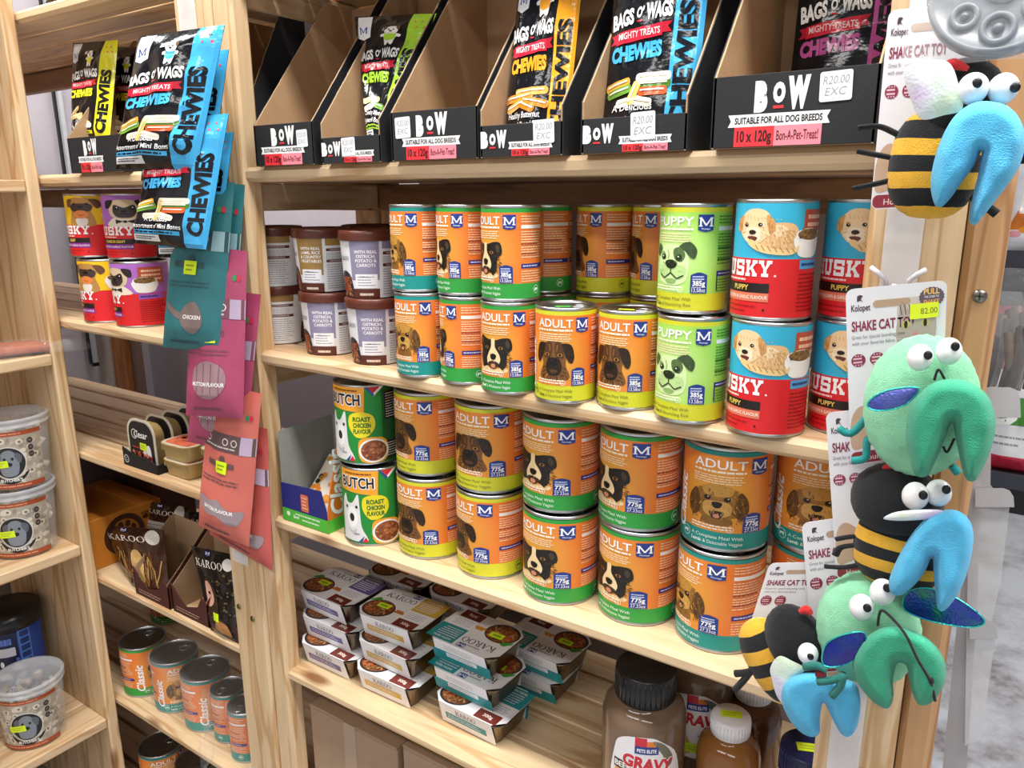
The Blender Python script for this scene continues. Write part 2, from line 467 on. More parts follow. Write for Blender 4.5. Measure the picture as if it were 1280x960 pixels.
shelf_unit('pine shelving bay in the corner, behind the hanging pouches', -2.25, -1.0,
    [(-1.0805, -0.9965, -0.006, 0.03, WZ, [(-1.063, 0.712, '8f8a5a'), (-1.028, 0.700, '8f8a5a')]), (-1.06, -1.0, 0.311, 0.34, WZ, [])])
# unit on the left wall, its shelves run towards us
t = thing('shelving_unit', 'pine shelving unit on the left wall holding clear tubs of chews', 'shelf', (0, 0, 0))
p = MB(); p.box(-1.93, -1.548, -0.026, -0.003, 0, 2.2, WZ, 0.003); p.build('end_panel', t)
p = MB(); p.box(-1.575, -1.549, -1.32, -1.29, 0, 2.2, WZ, 0.003); p.box(-1.93, -1.9, -1.32, -1.29, 0, 2.2, WZ, 0.003); p.build('post', t)
for z in (1.745, 1.431, 1.106, 0.705, 0.295):
    s = MB()
    for k in range(4): s.box(-1.93 + 0.0953*k, -1.93 + 0.0953*(k+1) - 0.0015, -1.285, -0.0265, z-0.022, z, WY, 0.0025)
    s.build('shelf', t)
p = MB(); p.box(-1.955, -1.935, -1.3, -0.003, 0, 2.2, P('8a8078', 'k')); p.build('back_panel', t)
# boards leaning at the back of the corner
t = thing('whiteboard', 'grey board in a thin black frame leaning behind the corner shelves', 'board', (0, 0, 0))
a = at(117, 455, y=0.56)
p = MB(); p.box(-2.55, a.x-0.006, 0.558, 0.570, a.z+0.006, 2.0, P('c4c8cc')); p.build('board', t)
p = MB(); p.box(-2.55, a.x, 0.552, 0.572, a.z-0.006, a.z+0.006, P('15161a')); p.box(a.x-0.012, a.x, 0.552, 0.572, a.z, 2.0, P('15161a')); p.build('frame', t)
def plank(name, label, px0, px1, py, y, z1, mat):
    a, b = at(px0, py, y=y), at(px1, py, y=y)
    m = MB(); m.box(a.x, b.x, y, y+0.02, 0.0, z1, mat, 0.002)
    tag(m.build(name), label, 'plank')
plank('plank', 'white painted plank standing behind the corner shelves', 121, 140, 455, 0.60, 1.4, P('c9bcae', 'q'))
plank('plank', 'orange brown pine plank standing behind the empty corner shelf', 142, 158, 455, 0.59, 1.3, wood('pine_red', 2, 'b9793f', 'a3622c', '5e3214'))
plank('plank', 'narrow grey brown plank right of the orange brown plank', 163, 173, 455, 0.61, 1.3, P('8f7466', 'q'))
# ------------------------------------------------------------------ printed dogs (drawn in a -1..1 box)
def dog_collie(s, W='f3d7a4', B='1c1712', bg=None):
    s.blob([(-.55, .72), (-.8, .8), (-.98, .42), (-.82, .05), (-.86, -.35), (-.72, -.85), (-.3, -.75), (.3, -.78), (.55, -.95), (.74, -.6), (.78, -.1), (1.02, .18), (.92, .68), (.55, .72), (.2, .62), (-.2, .62)], B, 2)
    s.blob([(-.07, .66), (.12, .66), (.13, .25), (.34, -.1), (.42, -.42), (.28, -.72), (.02, -.82), (-.28, -.72), (-.38, -.42), (-.26, -.08), (-.1, .25)], W, 3)
    s.blob([(-.3, -.6), (0, -.48), (.34, -.6), (.2, -.82), (0, -.9), (-.2, -.82)], '3a2a1c', 4)
    s.oval(.02, -.74, .14, .12, 'd98a6a', 5, 10)
    s.blob([(-.14, -.18), (.02, -.1), (.2, -.18), (.16, -.36), (.02, -.44), (-.12, -.36)], '0d0b0a', 5)
    for x in (-.38, .44): s.oval(x, .2, .12, .08, 'a8742e', 4, 10); s.oval(x, .2, .06, .065, '080606', 5, 8)
    s.blob([(-.72, .68), (-.86, .5), (-.8, .3), (-.66, .5)], '4a3a26', 3); s.blob([(.78, .62), (.9, .4), (.8, .2), (.68, .45)], '4a3a26', 3)
    s.blob([(-.9, -.9), (-.5, -.78), (0, -.95), (.45, -.82), (.8, -.9), (.6, -1.08), (-.6, -1.08)], W, 1)
    fur(s, -.6, -.1, .28, .75, 60, ['2e271f', '0f0d0b', '4a3f30'], 4, .16, .02, 3); fur(s, .66, -.1, .25, .75, 60, ['2e271f', '0f0d0b', '4a3f30'], 4, .16, .02, 4)
    fur(s, 0, -.05, .16, .6, 24, ['fff0cf', 'dcb97e'], 4, .12, .016, 5); fur(s, 0, -.92, .75, .12, 40, ['fff0cf', 'd9b070', 'f0cf92'], 2, .2, .025, 6)
    for sg in (-1, 1): fur(s, .86*sg, .1, .1, .6, 26, ['1c1712', '15100c'], 2, .17, .03, 7+sg)
    s.oval(-.08, -.14, .035, .025, '4a4440', 6, 6)
def dog_hound(s, W=None, B='2a1a0e'):
    s.blob([(-.5, .75), (0, .92), (.52, .75), (.62, .2), (.6, -.3), (.72, -1.0), (-.72, -1.0), (-.58, -.3), (-.62, .2)], '7c5024', 1)
    s.blob([(-.42, .78), (-.85, .72), (-1.0, .1), (-.86, -.22), (-.66, 0), (-.5, .4)], B, 2)
    s.blob([(.42, .78), (.85, .72), (1.0, .15), (.88, -.2), (.66, 0), (.5, .4)], B, 2)
    s.blob([(-.4, .75), (-.08, .8), (-.1, .2), (-.3, .05), (-.5, .1)], '52331a', 2); s.blob([(.4, .75), (.08, .8), (.1, .2), (.3, .05), (.5, .1)], '52331a', 2)
    s.blob([(-.28, .02), (0, .1), (.3, .02), (.42, -.42), (.28, -.76), (0, -.84), (-.28, -.76), (-.4, -.42)], '241609', 3)
    s.blob([(-.2, -.05), (0, .02), (.2, -.05), (.16, -.24), (0, -.32), (-.16, -.24)], '0a0705', 5)
    s.blob([(-.22, -.58), (0, -.5), (.22, -.58), (0, -.72)], '5a3a24', 4)
    for x in (-.32, .32): s.oval(x, .22, .12, .085, 'b5822f', 4, 10); s.oval(x, .22, .065, .07, '070504', 5, 8)
    for y in (-.5, -.7, -.88): s.line([(-.6, y), (-.42, y+.12)], .05, '3b2410', 2); s.line([(.6, y), (.45, y+.12)], .05, '3b2410', 2)
    for x in (-.2, .2): s.line([(x, .72), (x*.8, .4)], .05, '8f6230', 3)
    fur(s, 0, .45, .5, .42, 70, ['5f3a18', '9a6a34', '3f260f', '8a5c2a'], 3, .13, .02, 3); fur(s, -.82, .25, .16, .4, 30, ['43291a', '1a0f08', '5a3a20'], 4, .14, .02, 4, (-.7, 1)); fur(s, .82, .25, .16, .4, 30, ['43291a', '1a0f08', '5a3a20'], 4, .14, .02, 5, (.7, 1))
    fur(s, 0, -.45, .34, .34, 40, ['382414', '120a05', '4a3018'], 4, .1, .016, 6); fur(s, 0, -.85, .62, .15, 40, ['5f3a18', 'b08040', '3f260f'], 2, .2, .025, 8); s.oval(-.07, -.06, .05, .03, '4a423c', 6, 6)
def dog_shaggy(s, W=None, B='3b2812'):
    rn = random.Random(5); pts = []
    for k in range(40):
        a = 2*PI*k/40; r = 0.9 + 0.07*(1 if k % 2 else -1)*rn.random(); pts.append((r*math.cos(a)*.98, r*math.sin(a)*.92))
    s.poly(pts, '9a6a28', 1)
    s.blob([(-.75, .55), (-1.0, .2), (-1.05, -.3), (-.85, -.75), (-.6, -.5), (-.6, .1)], '5f3f18', 2)
    s.blob([(.75, .55), (1.0, .2), (1.05, -.3), (.88, -.75), (.6, -.5), (.6, .1)], '5f3f18', 2)
    s.blob([(-.5, .7), (0, .85), (.5, .7), (.45, .4), (0, .3), (-.45, .4)], 'c8943f', 2)
    for k in range(26):
        a = rn.uniform(0, 2*PI); r = rn.uniform(.35, .85); x, y = r*math.cos(a), r*math.sin(a)*.9
        s.line([(x, y), (x*1.12+rn.uniform(-.05, .05), y-.16)], .045, rn.choice(['7b5420', 'c8943f', '50340f']), 3)
    s.blob([(-.42, .02), (0, .12), (.42, .02), (.46, -.42), (.2, -.62), (-.2, -.62), (-.46, -.42)], 'd0a050', 4)
    s.blob([(-.24, -.4), (0, -.34), (.24, -.4), (.15, -.66), (0, -.72), (-.15, -.66)], '3a1f14', 5)
    s.oval(0, -.58, .11, .1, 'cf8a6a', 6, 10)
    s.blob([(-.17, .02), (0, .08), (.17, .02), (.12, -.16), (0, -.22), (-.12, -.16)], '120c07', 6)
    for x in (-.33, .33): s.oval(x, .22, .12, .11, '1a0f07', 5, 10); s.oval(x+.03, .26, .03, .03, 'e8d0a0', 6, 6)
    s.blob([(-.5, -.72), (0, -.62), (.5, -.72), (.4, -.98), (-.4, -.98)], '8a5e24', 2)
    fur(s, 0, .1, .85, .8, 150, ['7a5220', 'c8963f', '4f3410', 'b07c30', '8e6228'], 3, .2, .024, 9, (0, .2), .35); fur(s, 0, -.25, .4, .3, 50, ['e6bd6c', 'a87a34', 'c89848'], 5, .12, .018, 10, (0, 0))
    for sg in (-1, 1): fur(s, .82*sg, -.2, .2, .5, 46, ['6a4618', '3c2609', '8a6028'], 4, .22, .025, 12+sg, (.6*sg, .8))
    fur(s, 0, -.2, .98, .85, 60, ['9a6a28', '7a5220'], 2, .16, .03, 15, (0, 0), .93)
def dog_bulldog(s):
    s.blob([(-.6, .62), (-.1, .8), (.4, .7), (.72, .3), (.78, -.3), (.6, -.85), (0, -1.0), (-.6, -.85), (-.82, -.35), (-.75, .25)], 'd6efae', 1)
    s.blob([(-.55, .6), (-.85, .78), (-1.0, .4), (-.8, .2), (-.68, .35)], '4a6336', 2); s.blob([(.35, .7), (.75, .92), (1.08, .58), (1.0, .18), (.78, .3), (.6, .5)], '3c5230', 2)
    s.blob([(.12, .58), (.42, .66), (.62, .35), (.5, .05), (.25, .08), (.12, .28)], '55703e', 2)
    s.blob([(-.6, .4), (-.42, .45), (-.28, .22), (-.42, .08), (-.6, .15)], '86a565', 2)
    for x, r in ((-.42, .13), (.36, .14)): s.oval(x, .22, r, r, '1e2b16', 3, 12); s.oval(x-.03, .26, .035, .035, 'e8f8d0', 4, 6)
    s.blob([(-.3, .02), (0, .12), (.28, .02), (.22, -.2), (0, -.28), (-.22, -.2)], '1b2614', 4)
    s.blob([(-.68, -.2), (-.3, -.12), (0, -.3), (.3, -.12), (.66, -.2), (.62, -.6), (.3, -.72), (0, -.5), (-.32, -.72), (-.66, -.6)], 'bcdd90', 2)
    s.line([(-.6, -.55), (-.32, -.7), (0, -.46), (.3, -.7), (.58, -.55)], .06, '2c3d1f', 4); s.line([(0, -.28), (0, -.46)], .05, '2c3d1f', 4)
    s.blob([(-.28, -.78), (0, -.7), (.28, -.78), (.15, -.92), (-.15, -.92)], '8fb368', 3)
    for x in (-.5, -.4, .4, .5): s.oval(x, -.38, .02, .02, '567040', 4, 6)
    fur(s, 0, -.1, .7, .75, 70, ['b4d68a', 'e8f8cc', '9cc070'], 2, .1, .016, 3); fur(s, .85, .5, .16, .25, 26, ['2c3d20', '6a8a4e'], 3, .13, .02, 4, (.5, .5)); fur(s, -.8, .45, .14, .2, 20, ['35482a', '7a9a5e'], 3, .12, .02, 5, (-.4, .5)); fur(s, .35, .35, .22, .25, 22, ['46603a', '6d8b52'], 3, .1, .018, 6)
    s.line([(-.2, .55), (-.12, .35), (-.16, .15)], .035, '7fa05a', 3); s.line([(.12, .1), (.3, -.05)], .03, '6d8b52', 4); s.line([(-.45, -.02), (-.28, -.1)], .04, '6d8b52', 4); s.blob([(-.7, -.35), (-.62, -.6), (-.4, -.75), (-.5, -.55)], '9dbf74', 3); s.oval(-.1, .0, .04, .03, '5a6e48', 5, 6)
def dog_cream(s):
    s.blob([(-.1, .25), (.4, .42), (.95, .35), (1.12, -.1), (1.05, -.55), (.4, -.68), (-.3, -.6)], 'e9bd86', 1)
    s.blob([(.2, .3), (.6, .3), (.75, .05), (.4, -.1)], 'f6dcb4', 2); s.blob([(.6, .1), (.95, .1), (1.0, -.3), (.7, -.3)], 'd8a568', 2)
    s.blob([(-.85, .6), (-.5, .92), (0, .88), (.22, .5), (.18, .05), (-.1, -.32), (-.5, -.38), (-.82, -.05), (-.92, .3)], 'f4d3a2', 3)
    s.blob([(-.75, .68), (-.98, .5), (-1.0, .1), (-.82, .15), (-.78, .45)], 'd59a58', 4); s.blob([(.08, .72), (.3, .5), (.34, .12), (.18, .15), (.08, .42)], 'd59a58', 4)
    s.blob([(-.62, .15), (-.35, .25), (-.1, .12), (-.12, -.22), (-.4, -.34), (-.64, -.2)], 'fbe8c8', 4)
    s.oval(-.38, .05, .13, .09, '2a1a16', 6, 10); s.oval(-.62, .32, .075, .075, '2b1a12', 5, 10); s.oval(-.13, .34, .075, .075, '2b1a12', 5, 10)
    s.blob([(-.56, -.14), (-.36, -.1), (-.2, -.16), (-.34, -.32)], '6a3028', 5)
    s.blob([(-.42, -.22), (.1, -.5), (.9, -.58), (1.1, -.42), (1.1, -.62), (.8, -.8), (.0, -.72), (-.5, -.42)], 'f0cf92', 6)
    for k in range(7): x = -.25+.19*k; s.line([(x, -.42-.04*k*.5), (x+.12, -.62-.02*k)], .035, 'b98c4a', 7)
    for k in range(10): s.line([(-.6+.12*k, .7-.02*k), (-.56+.12*k, .55)], .025, 'e0b378', 4)
    fur(s, -.32, .3, .5, .55, 90, ['e2b878', 'fff0d6', 'd8a662', 'f8dcae'], 4, .14, .022, 3, (-.35, .1), .4); fur(s, .55, -.12, .5, .4, 90, ['d8a86a', 'f8dcb0', 'c8945a', 'efc896'], 3, .16, .024, 4, (.3, .5))
    for q in (-.88, .2): fur(s, q, .38, .1, .3, 24, ['c0864a', 'e2ac6c', 'a87038'], 5, .14, .02, 6, (q, 1))
    for x in (-.62, -.13): s.oval(x+.02, .35, .022, .022, 'f0e8e0', 6, 6)
    s.blob([(-.55, .38), (-.62, .45), (-.7, .4)], 'd9a868', 5, 3)
def dog_boxer(s):
    s.blob([(-.45, .95), (0, 1.0), (.5, .92), (.62, .4), (.5, 0), (.62, -1), (-.62, -1), (-.5, 0), (-.62, .4)], 'b98848', 1)
    s.blob([(-.45, .9), (-.75, .85), (-.8, .4), (-.62, .3), (-.5, .6)], '6a452a', 2); s.blob([(.45, .9), (.85, .85), (1.0, .45), (.75, .22), (.55, .6)], '6a452a', 2)
    s.blob([(-.5, .5), (0, .6), (.52, .5), (.5, .12), (.2, -.05), (-.2, -.05), (-.5, .12)], '40322c', 3)
    for x in (-.3, .32): s.oval(x, .55, .1, .08, '191210', 4, 10)
    s.oval(0, .35, .17, .09, '0e0b0b', 5, 10)
    s.oval(0, -.2, .38, .3, 'e98845', 4, 14); s.line([(-.15, -.2), (0, -.3), (.15, -.2)], .04, 'a3521e', 5)
    s.blob([(-.3, -.55), (0, -.45), (.3, -.55), (.2, -1), (-.2, -1)], 'e9e0d4', 3)
def dog_pug(s):
    s.blob([(-.75, -.6), (-.3, -.3), (.3, -.3), (.75, -.6), (.85, -1), (-.85, -1)], 'efe3cf', 1)
    s.blob([(-.62, .7), (0, .88), (.62, .7), (.78, .2), (.62, -.35), (0, -.5), (-.62, -.35), (-.78, .2)], 'd9c2a2', 2)
    s.blob([(-.5, .8), (-.95, .75), (-.98, .25), (-.72, .3)], '241d1d', 3); s.blob([(.5, .8), (.95, .75), (.98, .25), (.72, .3)], '241d1d', 3)
    s.blob([(-.46, .5), (0, .3), (.46, .5), (.55, .0), (.36, -.35), (0, -.42), (-.36, -.35), (-.55, .0)], '3a2f2e', 3)
    for x in (-.36, .36): s.oval(x, .26, .15, .15, '100c0c', 4, 12); s.oval(x+.04, .31, .04, .04, 'f0f0f0', 5, 6)
    s.oval(0, .05, .14, .09, '0b0909', 5, 10); s.line([(-.25, -.2), (0, -.1), (.25, -.2)], .05, '0b0909', 5)
    s.poly([(-.45, -.52), (-.05, -.66), (-.45, -.84)], '15151a', 4); s.poly([(.45, -.52), (.05, -.66), (.45, -.84)], '15151a', 4); s.oval(0, -.68, .1, .1, '2a2a30', 5, 10)
def m_mark(s, cx, y, w, h, c, L):
    a, b = w*.38, h/2; t = w*.12
    for x in (-a, a): s.rect(cx+x-t/2, y-b, cx+x+t/2, y+b, c, L); s.rect(cx+x-t*1.1, y-b, cx+x+t*1.1, y-b+t*.6, c, L); s.rect(cx+x-t*(1.1 if x < 0 else .4), y+b-t*.6, cx+x+t*(.4 if x < 0 else 1.1), y+b, c, L)
    s.line([(cx-a, y+b), (cx, y-b*.75)], t*.9, c, L); s.line([(cx+a, y+b), (cx, y-b*.75)], t*.9, c, L)
def shield_m(s, cx, cy, w, h, L=3, col='1f3a8c', tx='ffffff'):
    """the maker's mark: a blue shield with a serif M and a line of small print"""
    s.poly([(cx-w/2, cy+h/2), (cx-w/2, cy-h*.38), (cx-w*.3, cy-h*.45), (cx, cy-h*.5), (cx+w*.3, cy-h*.45), (cx+w/2, cy-h*.38), (cx+w/2, cy+h/2)], col, L)
    m_mark(s, cx, cy + h*.08, w*.9, h*.52, tx, L+1)
    s.text('Montego', cx, cy-h*.36, h*.1, tx, L+1, 0.0, maxw=w*.86)
def serif_word(s, u, v, cap, w, c, L=2, word='KAROO'):
    """the meal range's name in thick-and-thin serif capitals"""
    W_ = {'K': 1.0, 'A': 1.0, 'R': .98, 'O': 1.0}; x = u - w/2; k = w/sum(W_[ch] for ch in word)
    for ch in word:
        a = x; kk = W_[ch]*k*.94; x += W_[ch]*k
        q = lambda pts: s.poly([(a+p*kk, v+y*cap) for p, y in pts], c, L)
        r = lambda x0, y0, x1, y1: q([(x0, y0), (x1, y0), (x1, y1), (x0, y1)])
        if ch in 'KR': r(.12, 0, .28, 1); r(.02, 0, .40, .07); r(.02, .93, .40, 1)
        if ch == 'K': q([(.26, .40), (.34, .40), (.84, .96), (.74, .96)]); q([(.38, .54), (.54, .62), (.98, .04), (.78, .04)]); r(.62, .93, .96, 1); r(.68, 0, 1.04, .07)
        if ch == 'A': q([(.10, .04), (.18, .04), (.50, .92), (.46, 1)]); q([(.46, 1), (.56, 1), (.94, .04), (.74, .04), (.44, .86)]); r(.26, .30, .70, .37); r(0, 0, .30, .07); r(.66, 0, 1.04, .07)
        if ch == 'R':
            n = 10; o = [(.28+.42*math.sin(PI*i/n), .72+.28*math.cos(PI*i/n)) for i in range(n+1)]; i_ = [(.28+.26*math.sin(PI*i/n), .72+.21*math.cos(PI*i/n)) for i in range(n+1)]
            for j in range(n): q([o[j], o[j+1], i_[j+1], i_[j]])
            q([(.40, .48), (.56, .46), (.96, .04), (.76, .04)]); r(.70, 0, 1.04, .07)
        if ch == 'O':
            n = 24
            for j in range(n):
                t0, t1 = 2*PI*j/n, 2*PI*(j+1)/n
                q([(.5+.48*math.cos(t0), .5+.52*math.sin(t0)), (.5+.48*math.cos(t1), .5+.52*math.sin(t1)), (.5+.31*math.cos(t1), .5+.46*math.sin(t1)), (.5+.31*math.cos(t0), .5+.46*math.sin(t0))])
def slab_text(s, word, u0, v0, u1, v1, c, L=2):
    """fat slab-serif capitals for the big word on the red cans"""
    G = {'H': [(0, 0, .42, .2), (.58, 0, 1, .2), (0, .8, .42, 1), (.58, .8, 1, 1), (.1, .1, .34, .9), (.66, .1, .9, .9), (.3, .4, .7, .6)],
         'U': [(0, .8, .42, 1), (.58, .8, 1, 1), (.1, .15, .34, .9), (.66, .15, .9, .9), (.2, 0, .8, .22)],
         'S': [(.08, .78, .92, 1), (.04, .45, .3, .95), (.1, .4, .9, .6), (.7, .06, .96, .55), (.08, 0, .92, .22), (.04, 0, .26, .34), (.74, .66, .96, 1)],
         'K': [(0, 0, .42, .2), (.62, 0, 1, .2), (0, .8, .42, 1), (.6, .8, 1, 1), (.1, .1, .34, .9)],
         'Y': [(0, .8, .4, 1), (.6, .8, 1, 1), (.38, .1, .62, .5), (.24, 0, .76, .2)]}
    n = len(word); w = (u1-u0)/n; g = w*.05
    for i, ch in enumerate(word):
        x0 = u0 + i*w + g; ww = w - 2*g
        for a, b, c2, d in G[ch]: s.rect(x0+a*ww, v0+b*(v1-v0), x0+c2*ww, v0+d*(v1-v0), c, L)
        q = lambda pts: s.poly([(x0+a*ww, v0+b*(v1-v0)) for a, b in pts], c, L)
        if ch == 'K': q([(.3, .42), (.66, .85), (.92, .85), (.5, .4)]); q([(.4, .55), (.56, .66), (.95, .15), (.66, .15)])
        if ch == 'Y': q([(.1, .85), (.36, .85), (.58, .42), (.42, .42)]); q([(.64, .85), (.9, .85), (.6, .42), (.44, .42)])
def fur(s, cx, cy, rx, ry, n, cols, L, ln=.13, th=.022, seed=1, cen=(0, -.1), r0=.0):
    """short strokes of printed fur fanning out from a centre"""
    rn = random.Random(seed)
    for k in range(n):
        a = rn.uniform(0, 2*PI); r = max(r0, rn.random()**.5); x, y = cx+rx*r*math.cos(a), cy+ry*r*math.sin(a)
        d = Vector((x-cen[0], y-cen[1])); d = d.normalized() if d.length > .05 else Vector((0, -1)); d = d.lerp(Vector((0, -1)), .35)
        e = ln*rn.uniform(.6, 1.3); nrm = Vector((-d.y, d.x))*th*rn.uniform(.6, 1.2)
        s.poly([(x-nrm.x, y-nrm.y), (x+nrm.x, y+nrm.y), (x+d.x*e, y+d.y*e)], rn.choice(cols), L)
# ------------------------------------------------------------------ cans
STEEL = P('c4c6c8', 'm'); STEELD = P('9a9c9e', 'm')
def label_mat(key, base, glow, cz, rad):
    """orange print that runs to ochre behind the dog: part of the artwork itself"""
    if key in MATS: return MATS[key]
    m = bpy.data.materials.new(key); m.use_nodes = True; nt = m.node_tree; b = nt.nodes['Principled BSDF']; L = nt.links.new
    tc = nt.nodes.new('ShaderNodeTexCoord'); ds = nt.nodes.new('ShaderNodeVectorMath'); ds.operation = 'DISTANCE'; ds.inputs[1].default_value = cz
    L(tc.outputs['Object'], ds.inputs[0])
    r = nt.nodes.new('ShaderNodeMapRange'); r.inputs[1].default_value = rad*.35; r.inputs[2].default_value = rad; L(ds.outputs['Value'], r.inputs[0])
    mx = nt.nodes.new('ShaderNodeMix'); mx.data_type = 'RGBA'; mx.inputs[6].default_value = rgb(glow); mx.inputs[7].default_value = rgb(base)
    L(r.outputs[0], mx.inputs[0]); L(mx.outputs[2], b.inputs['Base Color']); b.inputs['Roughness'].default_value = 0.4
    MATS[key] = m; return m
def can_shell(t, R, H, lid=True):
    b = MB(); e = 0.0012
    b.lathe([(R-0.004, 0.0), (R-0.001, 0.0003), (R, 0.0016), (R-0.0002, 0.003), (R-e, 0.0042), (R-e, H-0.0042), (R-0.0002, H-0.003), (R, H-0.0015), (R-0.0008, H), (R-0.0022, H-0.0003), (R-0.003, H-0.0035)], STEEL, 64, cap=False)
    b.build('can_body', t)
    l = MB(); l.lathe([(R-0.003, H-0.0036), (R-0.007, H-0.0036), (R-0.009, H-0.003), (R-0.011, H-0.0036), (R*.45, H-0.0036), (R*.42, H-0.0031), (R*.38, H-0.0036), (0.0001, H-0.0036)], STEELD, 56, cap=False)
    lo = l.build('lid', t)
    if lid:
        r = MB(); pts = [(R*.45 + .0095*math.cos(a), .0085*math.sin(a), H-0.0022) for a in [2*PI*k/16 for k in range(16)]]
        r.tube(pts, 0.0011, STEEL, 6, True); r.box(R*.62, R*.75, -.0035, .0035, H-0.0034, H-0.0018, STEEL, .0005); r.build('pull_ring', lo)
    l = MB(); l.lathe([(R-0.004, 0.0006), (0.0001, 0.0012)], STEELD, 40, cap=False); l.build('base', t)
def bands(s, R, v0, v1, c, h=0.0, n=64): s.grid(-PI*R, v0, PI*R, v1, n, 1, c, h)
CHICK = ('d3d42f', 'chicken'); BEEF = ('2f9e3f', 'beef'); LAMB = ('189089', 'lamb')
def adult_label(t, R, H, band, face, meat, veg, big, word='ADULT'):
    s = Sheet(cyl_wrap(R), 0.0045*(R/.035), None, 'p')
    pup = word == 'PUPPY'
    kx = R/.0355; ky = H/.108
    base = 'a4dc58' if pup else 'ea7d30'; glow = 'c4e98c' if pup else 'e5a23c'
    bg = label_mat('print_%s_%d' % (base, round(R*1e4)), base, glow, (-0.1*R, -R, 0.5*H), R*1.35)
    V = lambda v: v*H/108.0
    bands(s, R, V(4), V(21), band); bands(s, R, V(21), V(99.5), bg); bands(s, R, V(99.5), V(104), band)
    s.frame(0, 0, kx*.001, ky*.001)
    w = 'ffffff'
    s.text('Classic', -33.5, 44, 11.5, w, 2, 0.025, w=58, rot=PI/2, shear=0.25)
    s.text(word, -24, 86.5, 8.6, w, 2, 0.012, w=43, align='L')
    s.body(-24, 82, 19, 84.5, 1, 'fff2dc', 2, .8, 4, 0.05); s.body(-24, 70.5, 19, 80, 4, 'ffe4bd', 2, .42, 5, .1)
    shield_m(s, 30.2, 89, 15, 16.5)
    s.frame(-3*kx*.001, 51*ky*.001, 24*kx*.001, 22.5*ky*.001); face(s); s.frame(0, 0, kx*.001, ky*.001)
    s.body(-24, 23, 12, 28.5, 2, 'fff2dc', 7, .5, 6, .1); s.ring(8, 25, 2.6, 3.1, 'fff2dc', 7)
    s.rect(18, 21.5, 34, 39, '1f3a8c', 3); s.blob([(18, 39), (26, 42), (34, 39), (26, 38.5)], '1f3a8c', 3)
    s.body(20, 34, 32, 39, 2, 'c8d4f4', 4, .5, 2, .1); s.text('775g' if big else '385g', 26, 29, 4.6, w, 4, .03, w=12); s.rect(19.5, 27.2, 32.5, 27.6, w, 4)
    s.text('27.33oz' if big else '13.58oz', 26, 22.6, 3.8, w, 4, 0, w=13)
    ink = '6a6a28' if band == CHICK[0] or pup else 'eefaf0'
    s.oval(-30.5, 13.5, 4.4, 4.4*kx/ky, ink, 2, 18); s.oval(-30.5, 13.5, 3.9, 3.9*kx/ky, band, 3, 18)
    s.blob([(-33, 12), (-32.6, 15), (-30.5, 15), (-28.6, 15.6), (-28, 13.6), (-28.8, 11.2), (-29.6, 13), (-31.6, 13), (-32.2, 11.2)], ink, 4, 2)
    s.text('A Complete Meal With', -24, 13.6, 3.4, ink, 2, 0, w=43, align='L'); s.text(meat, -24, 7.8, 3.4, ink, 2, .03, w=9.5, align='L'); s.text('& ' + veg, -13, 7.8, 3.4, ink, 2, 0, w=32, align='L')
    # back panel: lines of print
    ln = 'f6dcb8' if not pup else '4c8a2a'
    for x0, sd in ((44, 3), (84, 9), (-84, 15)):
        s.rect(x0, 82, x0+36, 86, 'f4f4ee', 2); s.body(x0, 88, x0+36, 97, 3, ln, 2, .35, sd); s.body(x0, 49, x0+36, 80, 11, ln, 2, .38, sd+1)
        for v in (64, 53): s.body(x0, v, x0+24, v+2.2, 1, 'a8452a' if not pup else '2f6a20', 3, .8, sd+2, .05)
        s.rect(x0, 38, x0+36, 43, '2b2f86', 2); s.body(x0+2, 39.5, x0+30, 41.5, 1, 'd0d4f0', 3, .7, sd+3)
        s.body(x0, 22, x0+36, 36, 5, ln, 2, .35, sd+4)
        if pup: s.rect(x0, 24, x0+1.4, 38, '23306a', 2)
    s.oval(66, 13.5, 5, 5*kx/ky, ink, 2); s.oval(66, 13.5, 4.4, 4.4*kx/ky, band, 3); s.blob([(63, 12), (63.4, 15), (66, 15), (68, 15.6), (68.6, 13.6), (68, 11.2), (67, 13), (65, 13), (64.4, 11.2)], ink, 4, 2)
    return s.build('label', t, fix=False)
